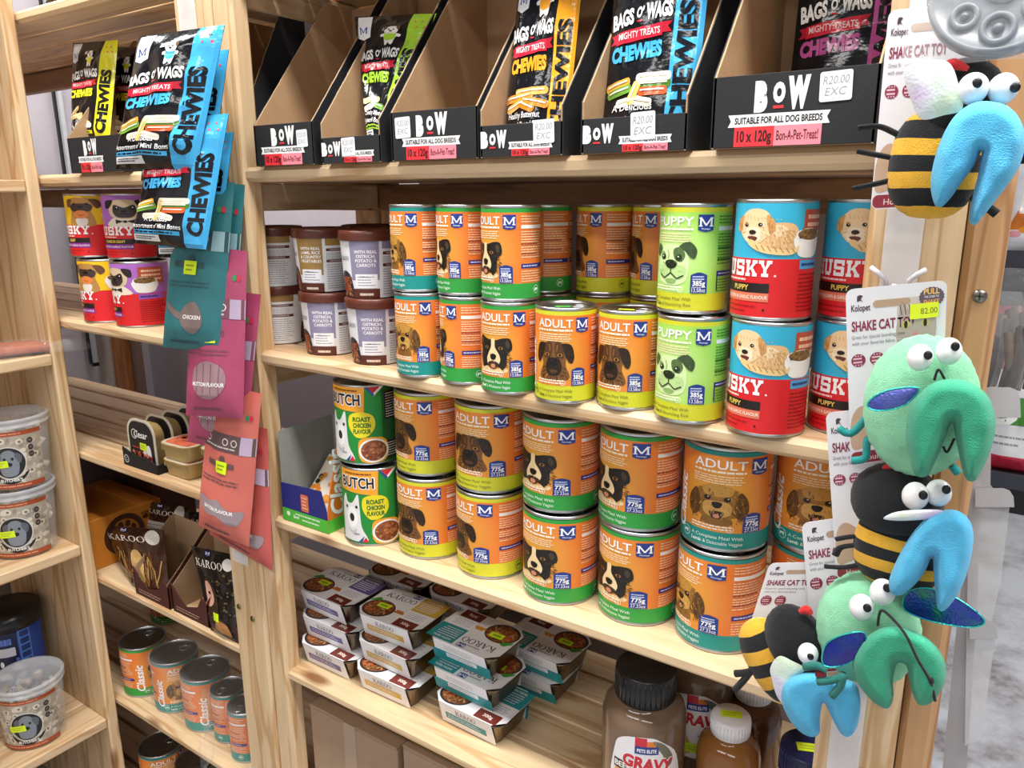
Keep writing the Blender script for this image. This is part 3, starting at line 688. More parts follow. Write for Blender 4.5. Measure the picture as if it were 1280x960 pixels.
def husky_label(t, R, H, top, dog, flav, sub):
    s = Sheet(cyl_wrap(R), 0.0045*(R/.035), None, 'p')
    V = lambda v: v*H/108.0
    bands(s, R, V(3.5), V(56), 'dc1f26'); bands(s, R, V(56), V(104.5), top)
    kx = R/.038; ky = H/.108
    s.frame(0, 0, kx*.001, ky*.001)
    slab_text(s, 'HUSKY', -34, 40, 33, 54.5, 'ffffff', 2)
    s.oval(35.5, 41, 1, 1, 'ffffff', 2, 8)
    s.body(-24, 35.8, 8, 38, 1, 'ffd8d0', 2, .8, 4, .05)
    s.rect(-34, 25.5, 31, 34, '1d1412', 2); s.text(flav, 2, 27.6, 4.4, 'f0d060', 3, .02, maxw=36)
    s.rect(-34, 17.5, 31, 25.2, sub, 2); s.text('WITH CHICKEN & GARLIC FLAVOUR', 0, 19.8, 3.0, 'fff0e0', 3, .01, maxw=60)
    s.body(-30, 6, 24, 15, 2, '9c1016', 2, .3, 3, .3); s.oval(27, 10, 1.2, 1.2, '3a0a0a', 2, 8)
    s.frame(23*kx*.001, 78*ky*.001, 29*kx*.001, 23*ky*.001); dog(s); s.frame(0, 0, kx*.001, ky*.001)
    s.rrect(60, 72, 96, 99, 2, 'b8503a', 1); s.body(64, 76, 93, 96, 3, 'f0c8a8', 2, .5, 8, .1)
    s.blob([(52, 76), (54, 62), (60, 57.5), (74, 57.5), (82, 62), (84, 76)], 'f2f0ee', 3); s.oval(68, 77, 16, 6, 'ffffff', 4); s.oval(68, 77.5, 14.5, 5, '7c5a34', 5)
    rn = random.Random(3)
    for k in range(26): s.oval(68+rn.uniform(-13, 13), 78+rn.uniform(-3, 4), 1.8, 1.3, rn.choice(['a07c48', '5f4422', '8a6a3a']), 6, 7)
    s.rect(58, 47, 94, 55, '4aa0d8' if top == '35b1d6' else '9a5ac0', 2); s.body(60, 49, 90, 53, 1, '183a70', 3, .6, 2)
    s.body(58, 8, 96, 44, 10, '8c0e14', 2, .35, 12); s.body(-92, 8, -44, 96, 22, 'f0d8d0', 2, .3, 14)
    return s.build('label', t, fix=False)
def butch_label(t, R, H):
    s = Sheet(cyl_wrap(R), 0.006, None, 'p'); V = lambda v: v*H/119.0
    bands(s, R, V(3), V(116), '1c8a36')
    s.frame(0, 0, .001*R/.0485, .001*H/.119)
    s.poly([(-46, 84), (18, 79), (20, 116), (-46, 116)], 'f2a52a', 1)
    s.poly([(20, 116), (32, 102), (48, 116)], 'f4f4f4', 2); s.poly([(24, 116), (32, 106.5), (42, 116)], 'd42a2a', 3); s.poly([(20, 116), (32, 102), (34, 105), (24, 116)], '1d4c9a', 4)
    s.body(-34, 109.5, 10, 112.5, 1, '8a4a10', 3, .8, 4, .05)
    s.text('BUTCH', -14, 90, 15, 'ffffff', 3, .085, w=57); s.text('BUTCH', -14, 90, 15, '15151a', 4, .03, w=54)
    s.blob([(-2, 76), (14, 80), (30, 74), (33, 58), (22, 44), (6, 42), (-4, 54), (-6, 66)], 'e8d820', 2)
    for i, w in enumerate(('ROAST', 'CHICKEN', 'FLAVOUR')): s.text(w, 14, 66-9*i, 6.2, '1c6a2a', 3, .045, maxw=26)
    s.blob([(-46, 10), (-44, 60), (-36, 78), (-32, 66), (-22, 66), (-12, 80), (-10, 60), (-8, 30), (0, 6), (-46, 6)], 'e6e6e4', 2)
    s.blob([(-30, 56), (-20, 58), (-14, 44), (-18, 30), (-28, 28), (-34, 40)], 'f8f8f6', 3); s.oval(-24, 43, 4.5, 6.5, '26262a', 4); s.oval(-34, 58, 2.2, 2.4, '1a1a1c', 4); s.oval(-15, 60, 2.2, 2.4, '1a1a1c', 4)
    s.blob([(-34, 26), (-24, 22), (-16, 26), (-22, 16)], 'c4c4c4', 4); s.text('BEEF', -16, 16, 3, '3a3a3a', 4, 0); s.poly([(-8, 6), (2, 6), (-2, 14)], 'd42a2a', 4); s.poly([(-14, 6), (-8, 6), (-4, 16)], '1d4c9a', 4)
    s.blob([(8, 34), (20, 42), (44, 40), (52, 26), (46, 6), (12, 6)], 'f2a52a', 3)
    s.oval(30, 22, 22, 18, 'f4f2ee', 4, 28); s.oval(30, 22, 19, 15.5, '8a4a2c', 5, 26)
    rn = random.Random(4)
    for k in range(60): a = rn.uniform(0, 2*PI); r = rn.uniform(0, 1)**.5; s.oval(30+17*r*math.cos(a), 22+13.5*r*math.sin(a), 2.4, 1.6, rn.choice(['a8663e', '6d361e', 'bf7c4e']), 6, 7, rn.uniform(0, 3))
    s.poly([(44, 4), (76, 4), (76, 116), (44, 116)], '0f5a2c', 1); s.rrect(48, 66, 74, 108, 2, '0c0c0e', 2); s.body(50, 68, 72, 106, 10, 'd8d8d0', 3, .35, 5); s.rrect(48, 8, 74, 34, 2, '0c0c0e', 2); s.body(50, 10, 72, 32, 6, 'd8d8d0', 3, .35, 7)
    s.body(80, 10, 116, 108, 22, 'bfe0c0', 2, .35, 17)
    return s.build('label', t, fix=False)
PROTO = {}
def can(kind, x, y, z, yaw, label, group, R=None):
    spec = {
     'chick': (.0350, .1085, lambda t, R, H: adult_label(t, R, H, CHICK[0], dog_hound, 'Chicken', 'Nutritious Veggies', False)),
     'beef': (.0350, .1085, lambda t, R, H: adult_label(t, R, H, BEEF[0], dog_collie, 'Beef', 'Wholesome Veggies', False)),
     'lamb': (.0350, .1085, lambda t, R, H: adult_label(t, R, H, LAMB[0], dog_shaggy, 'Lamb', 'Delectable Veggies', False)),
     'pup': (.0365, .1095, lambda t, R, H: adult_label(t, R, H, CHICK[0], dog_bulldog, 'Chicken', 'Nourishing Rice', False, 'PUPPY')),
     'husky': (.0378, .1115, lambda t, R, H: husky_label(t, R, H, '35b1d6', dog_cream, 'PUPPY', 'e0785a')),
     'chickB': (.0485, .119, lambda t, R, H: adult_label(t, R, H, CHICK[0], dog_hound, 'Chicken', 'Nutritious Veggies', True)),
     'beefB': (.0485, .119, lambda t, R, H: adult_label(t, R, H, BEEF[0], dog_collie, 'Beef', 'Wholesome Veggies', True)),
     'lambB': (.0485, .119, lambda t, R, H: adult_label(t, R, H, LAMB[0], dog_shaggy, 'Lamb', 'Delectable Veggies', True)),
     'butch': (.0485, .119, butch_label),
     'huskyY': (.0485, .117, lambda t, R, H: husky_label(t, R, H, 'f0c416', dog_boxer, 'BEEF', '8a2f9c')),
     'huskyV': (.0485, .117, lambda t, R, H: husky_label(t, R, H, 'b06cc8', dog_pug, 'CHUNKS IN GRAVY', '8a2f9c')),
    }[kind]
    if kind not in PROTO:
        t = thing('food_can', label, 'can', (x, y, z), yaw, group)
        can_shell(t, spec[0], spec[1]); spec[2](t, spec[0]-0.0004, spec[1])
        PROTO[kind] = t
        return t
    t = copy_tree(PROTO[kind]); t.location = (x, y, z); t.rotation_euler = (0, 0, yaw)
    tag(t, label, 'can', group); return t
def yaw_for(x, y, z, h, px, mark, R):
    """turn that brings the print mark (angle round the label) to where the photo shows it"""
    import itertools
    def u_of(P): 
        q = P - CAM; return 640 + 960*(AX.x*q.x+AY.x*q.y+AZ.x*q.z)/(AX.z*q.x+AY.z*q.y+AZ.z*q.z)
    best = None
    b = math.atan2(CAM.x-x, -(CAM.y-y))   # direction of the camera, measured like the label angle
    for k in range(-88, 89):
        a = b + math.radians(k)
        e = abs(u_of(Vector((x+R*math.sin(a), y-R*math.cos(a), z+h))) - px)
        if best is None or e < best[0]: best = (e, a)
    return best[1] - mark
MK = 30.2/35.5
def put(kind, x, y, z, px, label, group):
    R = {'pup': .0365, 'husky': .0378}.get(kind, .0485 if kind[-1] == 'B' else .035)
    H = {'pup': .1095, 'husky': .1115}.get(kind, .119 if kind[-1] == 'B' else .1085)
    yaw = yaw_for(x, y, z, H*.82, px, MK, R) if px else 1.9
    return can(kind, x, y, z, yaw, label, group)
G1 = 'small food cans on the shelf under the treat cartons'
zb, zu = LV['B'], LV['B'] + .1087
put('lamb', -.6543, .026, zb, 531.8, 'small orange can with teal bands and a shaggy dog, bottom row', G1)
put('beef', -.5822, .029, zb, 563.4, 'small orange can with green bands in the bottom row, right of the shaggy dog can', G1)
put('beef', -.5095, .017, zb, 649.3, 'small orange can with the whole collie face showing, bottom row', G1)
c1 = put('chick', -.4335, .018, zb, 728.2, 'small orange yellow-banded can with open top view and green price dot', G1)
c2 = put('chick', -.3605, .033, zb, 800.7, 'small orange yellow-banded can with yellow price tag on its lid, beside the puppy can', G1)
put('pup', -.2848, .023, zb, 879.8, 'light green puppy can with bulldog face, lower of the two', G1)
put('lamb', -.6629, .0327, zu, 513.3, 'small orange can with teal bands and a shaggy dog, top row next to the tubs', G1)
put('beef', -.5905, .037, zu, 570.8, 'small green-banded orange can in the top row, right of the top shaggy dog can', G1)
put('beef', -.5112, .0224, zu, 636.3, 'small green-banded orange can standing on the whole collie face can', G1)
# second row, behind
put('beef', -.512, .108, zb, None, 'small green-banded can hidden in the second row under the back-panel can', G1)
put('chick', -.4462, .134, zb, None, 'small can in the second row, behind the can with the green price dot', G1)
put('chick', -.374, .139, zb, None, 'small can in the second row, behind the can with the yellow price tag', G1)
g4 = put('beef', -.517, .105, zu, None, 'small green-banded can turned to its back panel of print, top row', G1)
g4.rotation_euler = (0, 0, math.radians(26) - 1.15)
put('chick', -.4462, .1337, zu, 744.5, 'small yellow-banded can in the top row behind the two lower hound cans, left one', G1)
put('chick', -.3735, .1387, zu, 813.4, 'small yellow-banded can in the top row tucked behind the upper puppy can', G1)
put('pup', -.2944, .040, zb + .1097, 882.9, 'light green puppy can with bulldog face, upper of the two', G1)
def hus(x, y, z, px, label):
    yaw = yaw_for(x, y, z, .05, px, 33/38., .0378)
    return can('husky', x, y, z, yaw, label, 'red and blue cans at the right end')
hus(-.2055, .024, zb, 955, 'red and blue puppy food can, lower left of the four')
hus(-.1375, .0695, zb, 1077, 'red and blue puppy food can, lower right, half behind the hanging toy card')
hus(-.2104, .0287, zb + .1117, 966, 'red and blue puppy food can, upper left of the four')
hus(-.1365, .0695, zb + .1117, 1096, 'red and blue puppy food can, upper right beside the end post')
for cn, col, a in ((c1, '35c04a', .5), (c2, 'e6ee3a', .35)):
    w = plane_wrap((0, 0, .1085-.0034), (math.cos(a), math.sin(a), 0), (-math.sin(a), math.cos(a), 0))
    sticker(cn, w, -.004, -.002, .018, .009, col)
# big cans
G2 = 'large food cans on the middle shelf'
zc = LV['C']; zd = zc + .1192
B = lambda z, x, y, label: can('butch', x, y, z, 0.52, label, 'green and yellow cans on the middle shelf')
B(zc, -.779, .0489, 'green and yellow roast chicken can, lower of the pair').rotation_euler = (0, 0, .50)
B(zd, -.794, .058, 'green and yellow roast chicken can, upper of the pair').rotation_euler = (0, 0, .30)
put('chickB', -.6795, .062, zc, 541.7, 'large yellow-banded can in the bottom row beside the green chicken can', G2)
put('chickB', -.6875, .072, zd, 530.4, 'large yellow-banded can in the top row beside the green chicken can', G2)
put('chickB', -.5735, .064, zc, 605.6, 'large yellow-banded can turned away, bottom row left of the green-banded cans', G2)
put('chickB', -.5765, .069, zd, 627, 'large yellow-banded can with whole hound face, top row', G2)
put('beefB', -.4610, .0585, zc, 709.7, 'large green-banded collie can, bottom row, left of two', G2)
put('beefB', -.4660, .066, zd, 709, 'large green-banded collie can, top row, left of two', G2)
put('beefB', -.3570, .0705, zc, 806, 'large green-banded collie can, bottom row, right of two', G2)
put('beefB', -.3600, .0721, zd, 801.9, 'large green-banded collie can, top row, right of two', G2)
put('lambB', -.2545, .070, zc, 896, 'large teal-banded can turned half away, bottom row right end', G2)
put('lambB', -.2566, .0773, zd, 950.6, 'large teal-banded can facing us with shaggy dog and script, top row', G2)
put('lambB', -.1650, .130, zc, None, 'large can hidden low behind the hanging toy cards', G2)
l2 = put('lambB', -.1660, .1255, zd, 1078, 'large teal-banded can, top row, partly behind the toy cards', G2)
# cans of the corner bay
G3 = 'red cans in the corner bay'
def hl(kind, x, y, z, px, label):
    yaw = yaw_for(x, y, z, .05, px, 33/38., .0485); return can(kind, x, y, z, yaw, label, G3)
hl('huskyY', -1.4543, .050, zb, 118, 'yellow and red boxer dog can, lower row')
hl('huskyV', -1.3500, .054, zb, 152, 'purple and red pug can with food bowl showing, lower row')
hl('huskyY', -1.5062, .068, zb + .1172, 113, 'yellow and red boxer dog can, upper row')
hl('huskyV', -1.3963, .0787, zb + .1172, 168, 'purple and red pug can with the pug facing us, upper row')
# ------------------------------------------------------------------ pouches: a filled bag stretched between four corners
def pouch(name, label, cat, corners, thick, art, bg, kind='b', group=None, wr=0.0035, seed=0, back=None, flat=False, nu=22, nv=28, belly=0.5):
    c = [Vector(p) for p in corners]           # bottom left, bottom right, top right, top left
    o = (c[0] + c[1]) / 2
    t = thing(name, label, cat, o, 0, group)
    c = [p - o for p in c]
    w = ((c[1]-c[0]).length + (c[2]-c[3]).length)/2; h = ((c[3]-c[0]).length + (c[2]-c[1]).length)/2
    n = ((c[1]-c[0]) + (c[2]-c[3])).cross((c[3]-c[0]) + (c[2]-c[1])).normalized()
    off = Vector((seed*3.7, seed*1.3, seed*7.1))
    def surf(u, v, hh, sg=1):
        s = min(1, max(0, u/w)); q = min(1, max(0, v/h))
        p = c[0]*(1-s)*(1-q) + c[1]*s*(1-q) + c[2]*s*q + c[3]*(1-s)*q
        e = (max(0, math.sin(PI*s)))**0.55
        f = min(1, q*7)**.6 * min(1, (1-q)/(.14))**.8 * (1 - belly*q)
        k = noise.noise(Vector((s*3.2, q*4.5, 0)) + off) * .75 + noise.noise(Vector((s*8, q*6, 3)) + off) * .32
        if kind == 'b':
            z1 = noise.noise(Vector((s*2.6+q*1.7, q*3.4-s*1.3, 9)) + off); z2 = noise.noise(Vector((s*4.5-q*2.2, q*3.0+s*2.4, 17)) + off)
            k += .9*(.35-abs(z1)) + .55*(.3-abs(z2))
        edge = min(1, s*9, (1-s)*9, (1-q)*9+.1, q*9)
        return p + n*(sg*(thick*e*f) + wr*k*edge*(1 if sg > 0 else .6) + sg*hh)
    s = Sheet(lambda u, v, hh: surf(u, v, hh), w/nu*1.1, h/nv*1.1, kind, 0.00022)
    s.grid(0, 0, w, h, nu, nv, bg, -0.0002)
    art(s, w, h)
    bk = Sheet(lambda u, v, hh: surf(u, v, hh, -1), None, None, kind); bk.grid(0, 0, w, h, nu, nv, back or bg, 0.0004, rev=True)
    b = len(s.v); s.v += bk.v; i = s.mi(P(back or bg, kind))
    for f in bk.f: s.f.append(tuple(b+k for k in f)); s.m.append(i); s.sm.append(True)
    s.build('pouch_body', t, fix=False)
    t['_'] = 0; del t['_']
    return t, surf, w, h
def C4(*p): return [at(a, b, y=y) for a, b, y in p]
def little_dog(s, cx, cy, k, vest):
    """a small generic white dog standing up in a coloured bib"""
    s.frame(cx, cy, k)
    s.blob([(-.35, -1), (-.5, -.2), (-.75, -.15), (-.8, .1), (-.4, .2), (.4, .2), (.8, .1), (.75, -.15), (.5, -.2), (.35, -1), (.1, -.95), (0, -.75), (-.1, -.95)], 'ece9e4', 3)
    s.blob([(-.4, .2), (.4, .2), (.42, -.4), (0, -.6), (-.42, -.4)], vest, 4)
    s.blob([(-.35, .15), (-.55, .5), (-.35, .95), (0, 1.05), (.38, .95), (.55, .5), (.35, .15), (0, .1)], 'f4f2ee', 4)
    s.blob([(-.35, .95), (-.62, 1.05), (-.66, .6), (-.45, .65)], '6a5244', 5); s.blob([(.35, .95), (.62, 1.05), (.66, .6), (.45, .65)], '6a5244', 5)
    s.oval(-.18, .62, .07, .08, '151515', 6, 8); s.oval(.18, .62, .07, .08, '151515', 6, 8); s.oval(0, .42, .12, .08, '151515', 6, 8)
    s.frame()
def wags(col, sticks, sub1, sub2, stripe=True):
    """black treat bag: flag, little dog, arched name, ribbon, coloured word, picture of the treats, side stripe"""
    def art(s, w, h):
        x1 = w*.74 if stripe else w*.97; cx = x1*.52; ww = x1
        if stripe:
            s.rect(x1, 0, w, h, col, 1); s.text('CHEWIES', x1+(w-x1)*.78, h*.40, (w-x1)*.58, '14161c', 3, .05, w=h*.62, rot=PI/2)
            for k in range(4): s.oval(x1+(w-x1)*(.25+.17*k), h*(.93-.05*(k % 2)), w*.014, w*.014, 'e0506a', 2, 6)
        s.rect(w*.06, h*.80, w*.25, h*.985, 'e8ebee', 1); s.poly([(w*.06, h*.80), (w*.25, h*.80), (w*.155, h*.775)], 'e8ebee', 1)
        a = w*.155; m_mark(s, a, h*.855, w*.12, h*.055, '2a4a9a', 2)
        s.rect(w*.4, h*.86, w*.5, h*.89, 'e8e4e6', 2); s.text('X', w*.45, h*.864, h*.02, 'd02040', 3, .03)
        little_dog(s, cx+ww*.2, h*.815, h*.078, col)
        s.text('BAGS', cx-ww*.26, h*.615, h*.072, 'f0f0ee', 3, .045, w=ww*.36, rot=.10); s.text("O'", cx+ww*.0, h*.645, h*.05, 'f0f0ee', 3, .04, w=ww*.1); s.text('WAGS', cx+ww*.27, h*.635, h*.072, 'f0f0ee', 3, .045, w=ww*.37, rot=.02)
        s.rect(cx-ww*.03, h*.622, cx+ww*.04, h*.63, 'd8283a', 3)
        s.poly([(cx-ww*.45, h*.53), (cx+ww*.46, h*.56), (cx+ww*.41, h*.585), (cx+ww*.46, h*.61), (cx-ww*.45, h*.58), (cx-ww*.40, h*.555)], 'b81e34', 2); s.poly([(cx-ww*.35, h*.525), (cx+ww*.34, h*.545), (cx+ww*.34, h*.605), (cx-ww*.35, h*.585)], 'd8283e', 3)
        s.text('MIGHTY TREATS', cx, h*.552, h*.03, 'f8d8dc', 5, .02, w=ww*.62, rot=.03)
        s.text('CHEWIES', cx-ww*.02, h*.445, h*.068, col, 3, .06, w=ww*.76, rot=.04)
        rn = random.Random(9)
        for k, (fx, fy, ll, ang, cc) in enumerate(sticks):
            s.frame(cx+ww*fx, h*fy, 1, 1, ang); s.rrect(-ww*ll, -h*.022, ww*ll, h*.022, h*.018, cc, 3+k % 3); s.rect(-ww*ll*.8, h*.002, ww*ll*.8, h*.010, 'fff4d8', 6 + k % 3); s.frame()
        s.text(sub1, cx, h*.185, h*.034, 'f0f0f0', 3, .01, maxw=ww*.7); s.text(sub2, cx, h*.13, h*.034, 'f0f0f0', 3, .01, maxw=ww*.92)
        s.rect(w*.05, h*.085, x1*.95, h*.115, col, 2); s.body(w*.08, h*.09, x1*.9, h*.11, 1, '1a1a1a', 3, .6, 3)
        s.rect(w*.05, h*.03, x1*.6, h*.08, 'e8e8e8', 2); s.body(w*.08, h*.04, x1*.55, h*.07, 2, '444444', 3, .5, 3)
    return art
ST_BUT = [(-.15, .30, .34, .10, 'e8953a'), (.12, .33, .34, .02, 'f0a850'), (.2, .27, .3, -.2, 'e08428'), (-.2, .255, .22, .35, 'f0b060'), (.05, .25, .2, -.4, 'd87820')]
ST_MIN = [(-.25, .32, .2, .2, 'e0a040'), (-.22, .285, .2, .2, '6a9a3a'), (.28, .345, .24, .03, 'f0e8d8'), (.28, .31, .24, .03, '4a7a2a'), (.28, .275, .2, .03, 'd05a30'), (.02, .27, .16, 1.2, 'e8c870'), (-.05, .23, .2, .1, 'f0ead8'), (.15, .225, .15, -.2, 'e8e0d0')]
ST_GRN = [(-.1, .3, .3, .1, 'e8d8a0'), (.15, .26, .25, -.2, '6a9a3a'), (-.15, .24, .2, .2, 'f0f0e0')]
ST_YEL = [(-.2, .25, .3, .1, 'd8b878'), (.1, .22, .3, -.3, 'e0c890'), (.15, .16, .28, .0, 'f4f0e8'), (-.2, .30, .18, .4, 'caa260')]
BLUE = wags('43a9e0', ST_MIN, 'A Delicious', "Assortment o' Mini Bones"); ORANGE = wags('f2a52a', ST_BUT, 'Healthy Butternut', 'Flavoured Dental Sticks')
GREEN = wags('a4d43a', ST_GRN, 'Crunchy Minty', 'Flavoured Bones'); PINK = wags('c85aa8', ST_GRN, 'Tender Bacon', 'Flavoured Strips'); YELLOW = wags('e4e02a', ST_YEL, 'Chicken', 'Flavoured Bones')
# ------------------------------------------------------------------ black display cartons
def carton(label, px0, px1, y, lip, rz=0.0, stick=None, pos=.5, dep=.20, z=None, slope=1.25, tall=.235, brand=1.0, ragged=True, logo=False):
    z = LV['A'] if z is None else z
    x = at(px0, 175, y=y).x; w = at(px1, 175, y=y).x - x
    t = thing('display_carton', label, 'box', (x, y, z), rz, 'black display cartons on the treat shelf')
    BK, BR = P('17181c', 'k'), P('a98a68', 'k')
    h0 = max(lip, .05)
    prof = [(0, 0), (0, h0)]
    rn = random.Random(int(w*1e4)); ny = 22 if ragged else 1; d1 = (tall-h0)/slope
    for k in range(1, ny+1):
        j = rn.uniform(-.0016, .0016) if ragged and k < ny else 0
        prof.append((d1*k/ny + j, h0 + (tall-h0)*k/ny + j))
    prof += [(dep, tall), (dep, 0)]
    prof = [(min(a, dep), b) for a, b in prof]
    for sx, xi in ((0, 1), (w, -1)):
        p = MB()
        p.prism(prof, sx, sx+xi*.0013, BK, lambda a, b, d: (d, a, b)); p.prism(prof, sx+xi*.0013, sx+xi*.003, BR, lambda a, b, d: (d, a, b))
        if sx and logo:
            s = Sheet(plane_wrap((w, 0, 0), (0, 1, 0), (0, 0, 1)), None, None, 'p')
            s.rect(dep*.55, tall*.62, dep*.75, tall*.98, 'c8c8d0', 1); m_mark(s, dep*.65, tall*.75, .024, .026, '2c3f78', 2); 
            b0 = len(p.v); p.v += [tuple(v) for v in s.v]
            for f, mi in zip(s.f, s.m): p.f.append(tuple(b0+k for k in f)); p.m.append(p.mi(s.mats[mi])); p.sm.append(False)
        p.build('side_panel', t, fix=False)
    p = MB(); p.box(.003, w-.003, dep-.003, dep-.0015, 0, tall, BR); p.box(0, w, dep-.0015, dep, 0, tall, BK); p.build('back_panel', t)
    p = MB(); p.box(.002, w-.002, .002, dep-.002, 0.0003, .002, BR); p.build('base_panel', t)
    s = Sheet(plane_wrap((0, 0, 0), (1, 0, 0), (0, 0, 1)), None, None, 'p')
    BB = MB(); BB.box(0.0006, w-.0006, 0, .0015, 0.0005, lip, BK, .0004); BB.box(.003, w-.003, .0015, .003, 0.002, lip-.0004, BR)
    b0 = len(s.v); s.v += BB.v
    for f, mi in zip(BB.f, BB.m): s.f.append(tuple(b0+k for k in f)); s.m.append(s.mi(BB.mats[mi])); s.sm.append(False)
    k = brand; u = w*pos
    low = lip < .045
    if not low:
        c = lip*.36
        s.text('B', u-.0155*k, lip*.52, c*.95, 'f2f2f0', 1, .085, w=.0115*k); s.text('O', u, lip*.62, c*.62, 'f2f2f0', 1, .08, w=.0105*k); s.text('W', u+.0165*k, lip*.54, c*.98, 'f2f2f0', 1, .085, w=.0185*k)
        s.rect(u-.0045*k, lip*.52, u+.0045*k, lip*.56, 'e0343a', 1)
        a, b = lip*.29, lip*.46; q = .044*k
    else:
        u0 = w*.16; s.text('B', u0-.011, lip*.34, lip*.42, 'f2f2f0', 1, .085, w=.0098); s.text('O', u0, lip*.42, lip*.28, 'f2f2f0', 1, .08, w=.0085); s.text('W', u0+.012, lip*.34, lip*.44, 'f2f2f0', 1, .085, w=.0135); s.rect(u0-.004, lip*.28, u0+.004, lip*.33, 'e0343a', 1)
        a, b = lip*.24, lip*.46; q = .028*k; u = w*.62
    s.poly([(u-q, a), (u+q, a), (u+q*.94, (a+b)/2), (u+q, b), (u-q, b), (u-q*.94, (a+b)/2)], 'f2f2f2', 1)
    s.text('SUITABLE FOR ALL DOG BREEDS', u, a+(b-a)*.25, (b-a)*.5, '1c1c1e', 2, .03, w=q*1.72)
    s.rect(u-q*.86, 0.001, u-q*.05, a, 'e2343c', 1); s.rect(u-q*.05, 0.001, u+q*.86, a, 'f08a98', 1)
    s.text('10 x 120g', u-q*.45, a*.3, a*.5, '3a0c10', 2, .03, w=q*.7); s.text('Bon-A-Pet-Treat!', u+q*.4, a*.32, a*.44, '5a1420', 2, .01, w=q*.8)
    s.build('front_panel', t, fix=False)
    if stick:
        su, sv, sw, sh, tx = stick
        st = Sheet(plane_wrap((0, 0, 0), (1, 0, 0), (0, 0, 1)), None, None, 's'); st.frame(su*w, sv*lip, 1, 1, .03)
        st.rrect(-sw/2, -sh/2, sw/2, sh/2, .002, 'e2e2e6', 4)
        for i, x in enumerate(tx): st.text(x, 0, sh*(.08-.38*i), sh*.26, '8e929c', 5, -.012, maxw=sw*.8, shear=.2)
        st.build('price_sticker', t, fix=False)
    return t
HW = ('R20.00', 'EXC')
carton('black display carton, empty and wide open, left end beside the bag strip', 318, 392, -.008, .054, 0, (.82, .62, .021, .022, HW), .48)
carton('low-fronted black display carton with a green dog treat bag inside', 401, 476, -.010, .032, 0.0, (.47, .62, .024, .022, HW))
carton('empty black display carton with full front lip, right of the green bag', 489, 598, -.008, .056, 0.0, (.15, .68, .024, .024, HW), .47)
carton('black display carton holding the orange-striped treat bag', 600, 704, -.010, .034, 0.0, (.78, .72, .026, .024, HW))
carton('black display carton holding the blue-striped treat bag', 726, 859, -.010, .034, 0.0, (.60, .72, .026, .026, HW))
carton('largest black display carton with the pink treat bag deep inside', 888, 1094, -.012, .062, 0.0, (.755, .76, .026, .024, HW), .425, brand=1.0)
carton('black display carton in the corner bay with yellow-striped bags', 84, 150, -.012, .058, 0.0, None, .42, brand=.9)
carton('black display carton half hidden behind the bag strip', 245, 318, 0.036, .1, 0.0, None, .5, slope=1.9, logo=True)
CB = 'dog treat bags on the top shelf'
def wb(art, label, c, thick=.014, seed=1, wr=.004, group=CB):
    t, s, w, h = pouch('treat_bag', label, 'bag', c, thick, art, '121318', 'b', group, wr, seed)
    return t
zA = LV['A'] + .004
def Q(x0, x1, y0, z0, y1, z1, dx=0, dyr=0): return [Vector((x0, y0, z0)), Vector((x1, y0+dyr, z0)), Vector((x1+dx, y1+dyr, z1)), Vector((x0+dx, y1, z1))]
wb(ORANGE, 'black treat bag with orange stripe and butternut sticks', Q(-.527, -.4435, .030, zA, .066, zA+.196, 0, .0), .016, 2)
wb(BLUE, 'black treat bag with blue stripe standing in its carton', Q(-.402, -.2990, .030, zA, .062, zA+.196, 0, 0), .018, 3)
wb(PINK, 'black treat bag with pink lettering deep in the large carton', Q(-.2350, -.1340, .12, zA, .145, zA+.200, 0, 0), .016, 4)
wb(GREEN, 'black treat bag with green lettering leaning in the low carton', C4((460, 178, .03), (482, 178, .04), (546, 17, .10), (443, 21, .10)), .010, 5, .006)
wb(YELLOW, 'black treat bag with yellow stripe in the corner carton', C4((90, 180, .03), (137, 180, .03), (148, 50, .07), (91, 54, .07)), .014, 6)
wb(wags('e4e02a', ST_YEL, 'Chicken', 'Flavoured Bones', False), 'dark treat bag behind the yellow-striped bag', C4((128, 180, .085), (172, 180, .085), (180, 60, .10), (130, 57, .10)), .012, 7)
wb(wags('d8e02a', ST_YEL, 'Chicken', 'Flavoured Bones'), 'black and yellow bag on the uppermost shelf at top left', Q(-1.477, -1.36, .016, LV['T']+.002, .05, LV['T']+.22), .014, 8)
# ------------------------------------------------------------------ clip strips and what hangs on them
FILM = clear_film('clear_strip', (0.92, 0.92, 0.95), .45, .15, .1)
def clip_strip(label, x0, x1, y, z0, z1, hooks):
    t = thing('clip_strip', label, 'hanging strip', ((x0+x1)/2, y, z0))
    m = MB(); a = (x1-x0)/2; m.box(-a, a, -.0012, 0, 0, z1-z0, FILM, .0004); m.build('strip', t)
    for z in hooks:
        k = MB(); zz = z-z0
        for sx in (-1, 1): k.tube([(sx*.009, -.0015, zz), (sx*.009, -.006, zz+.006), (sx*.015, -.011, zz+.012), (sx*.021, -.009, zz+.016)], .0022, P('ebeaf0', 'd'), 6)
        k.tube([(0, -.0015, zz-.012), (0, -.012, zz-.018), (0, -.02, zz-.008), (0, -.021, zz+.004)], .0018, P('ebeaf0', 'd'), 6); k.build('hook', t)
    return t
clip_strip('clear plastic hanging strip on the wide middle post', -1.064, -1.024, -.0075, .80, 1.86, (1.70, 1.58, 1.45, 1.33, 1.18))
HB = 'blue-striped treat bags hanging on the middle post'
wb(BLUE, 'blue-striped treat bag hanging in front at the top of the strip', C4((143, 211, -.125), (246, 212, -.085), (281, 31, -.045), (173, 46, -.085)), .022, 11, .0085, HB)
wb(BLUE, 'blue-striped treat bag second from the front, peeking out at the right', C4((176, 226, -.09), (264, 224, -.055), (286, 62, -.028), (190, 72, -.05)), .012, 12, .005, HB)
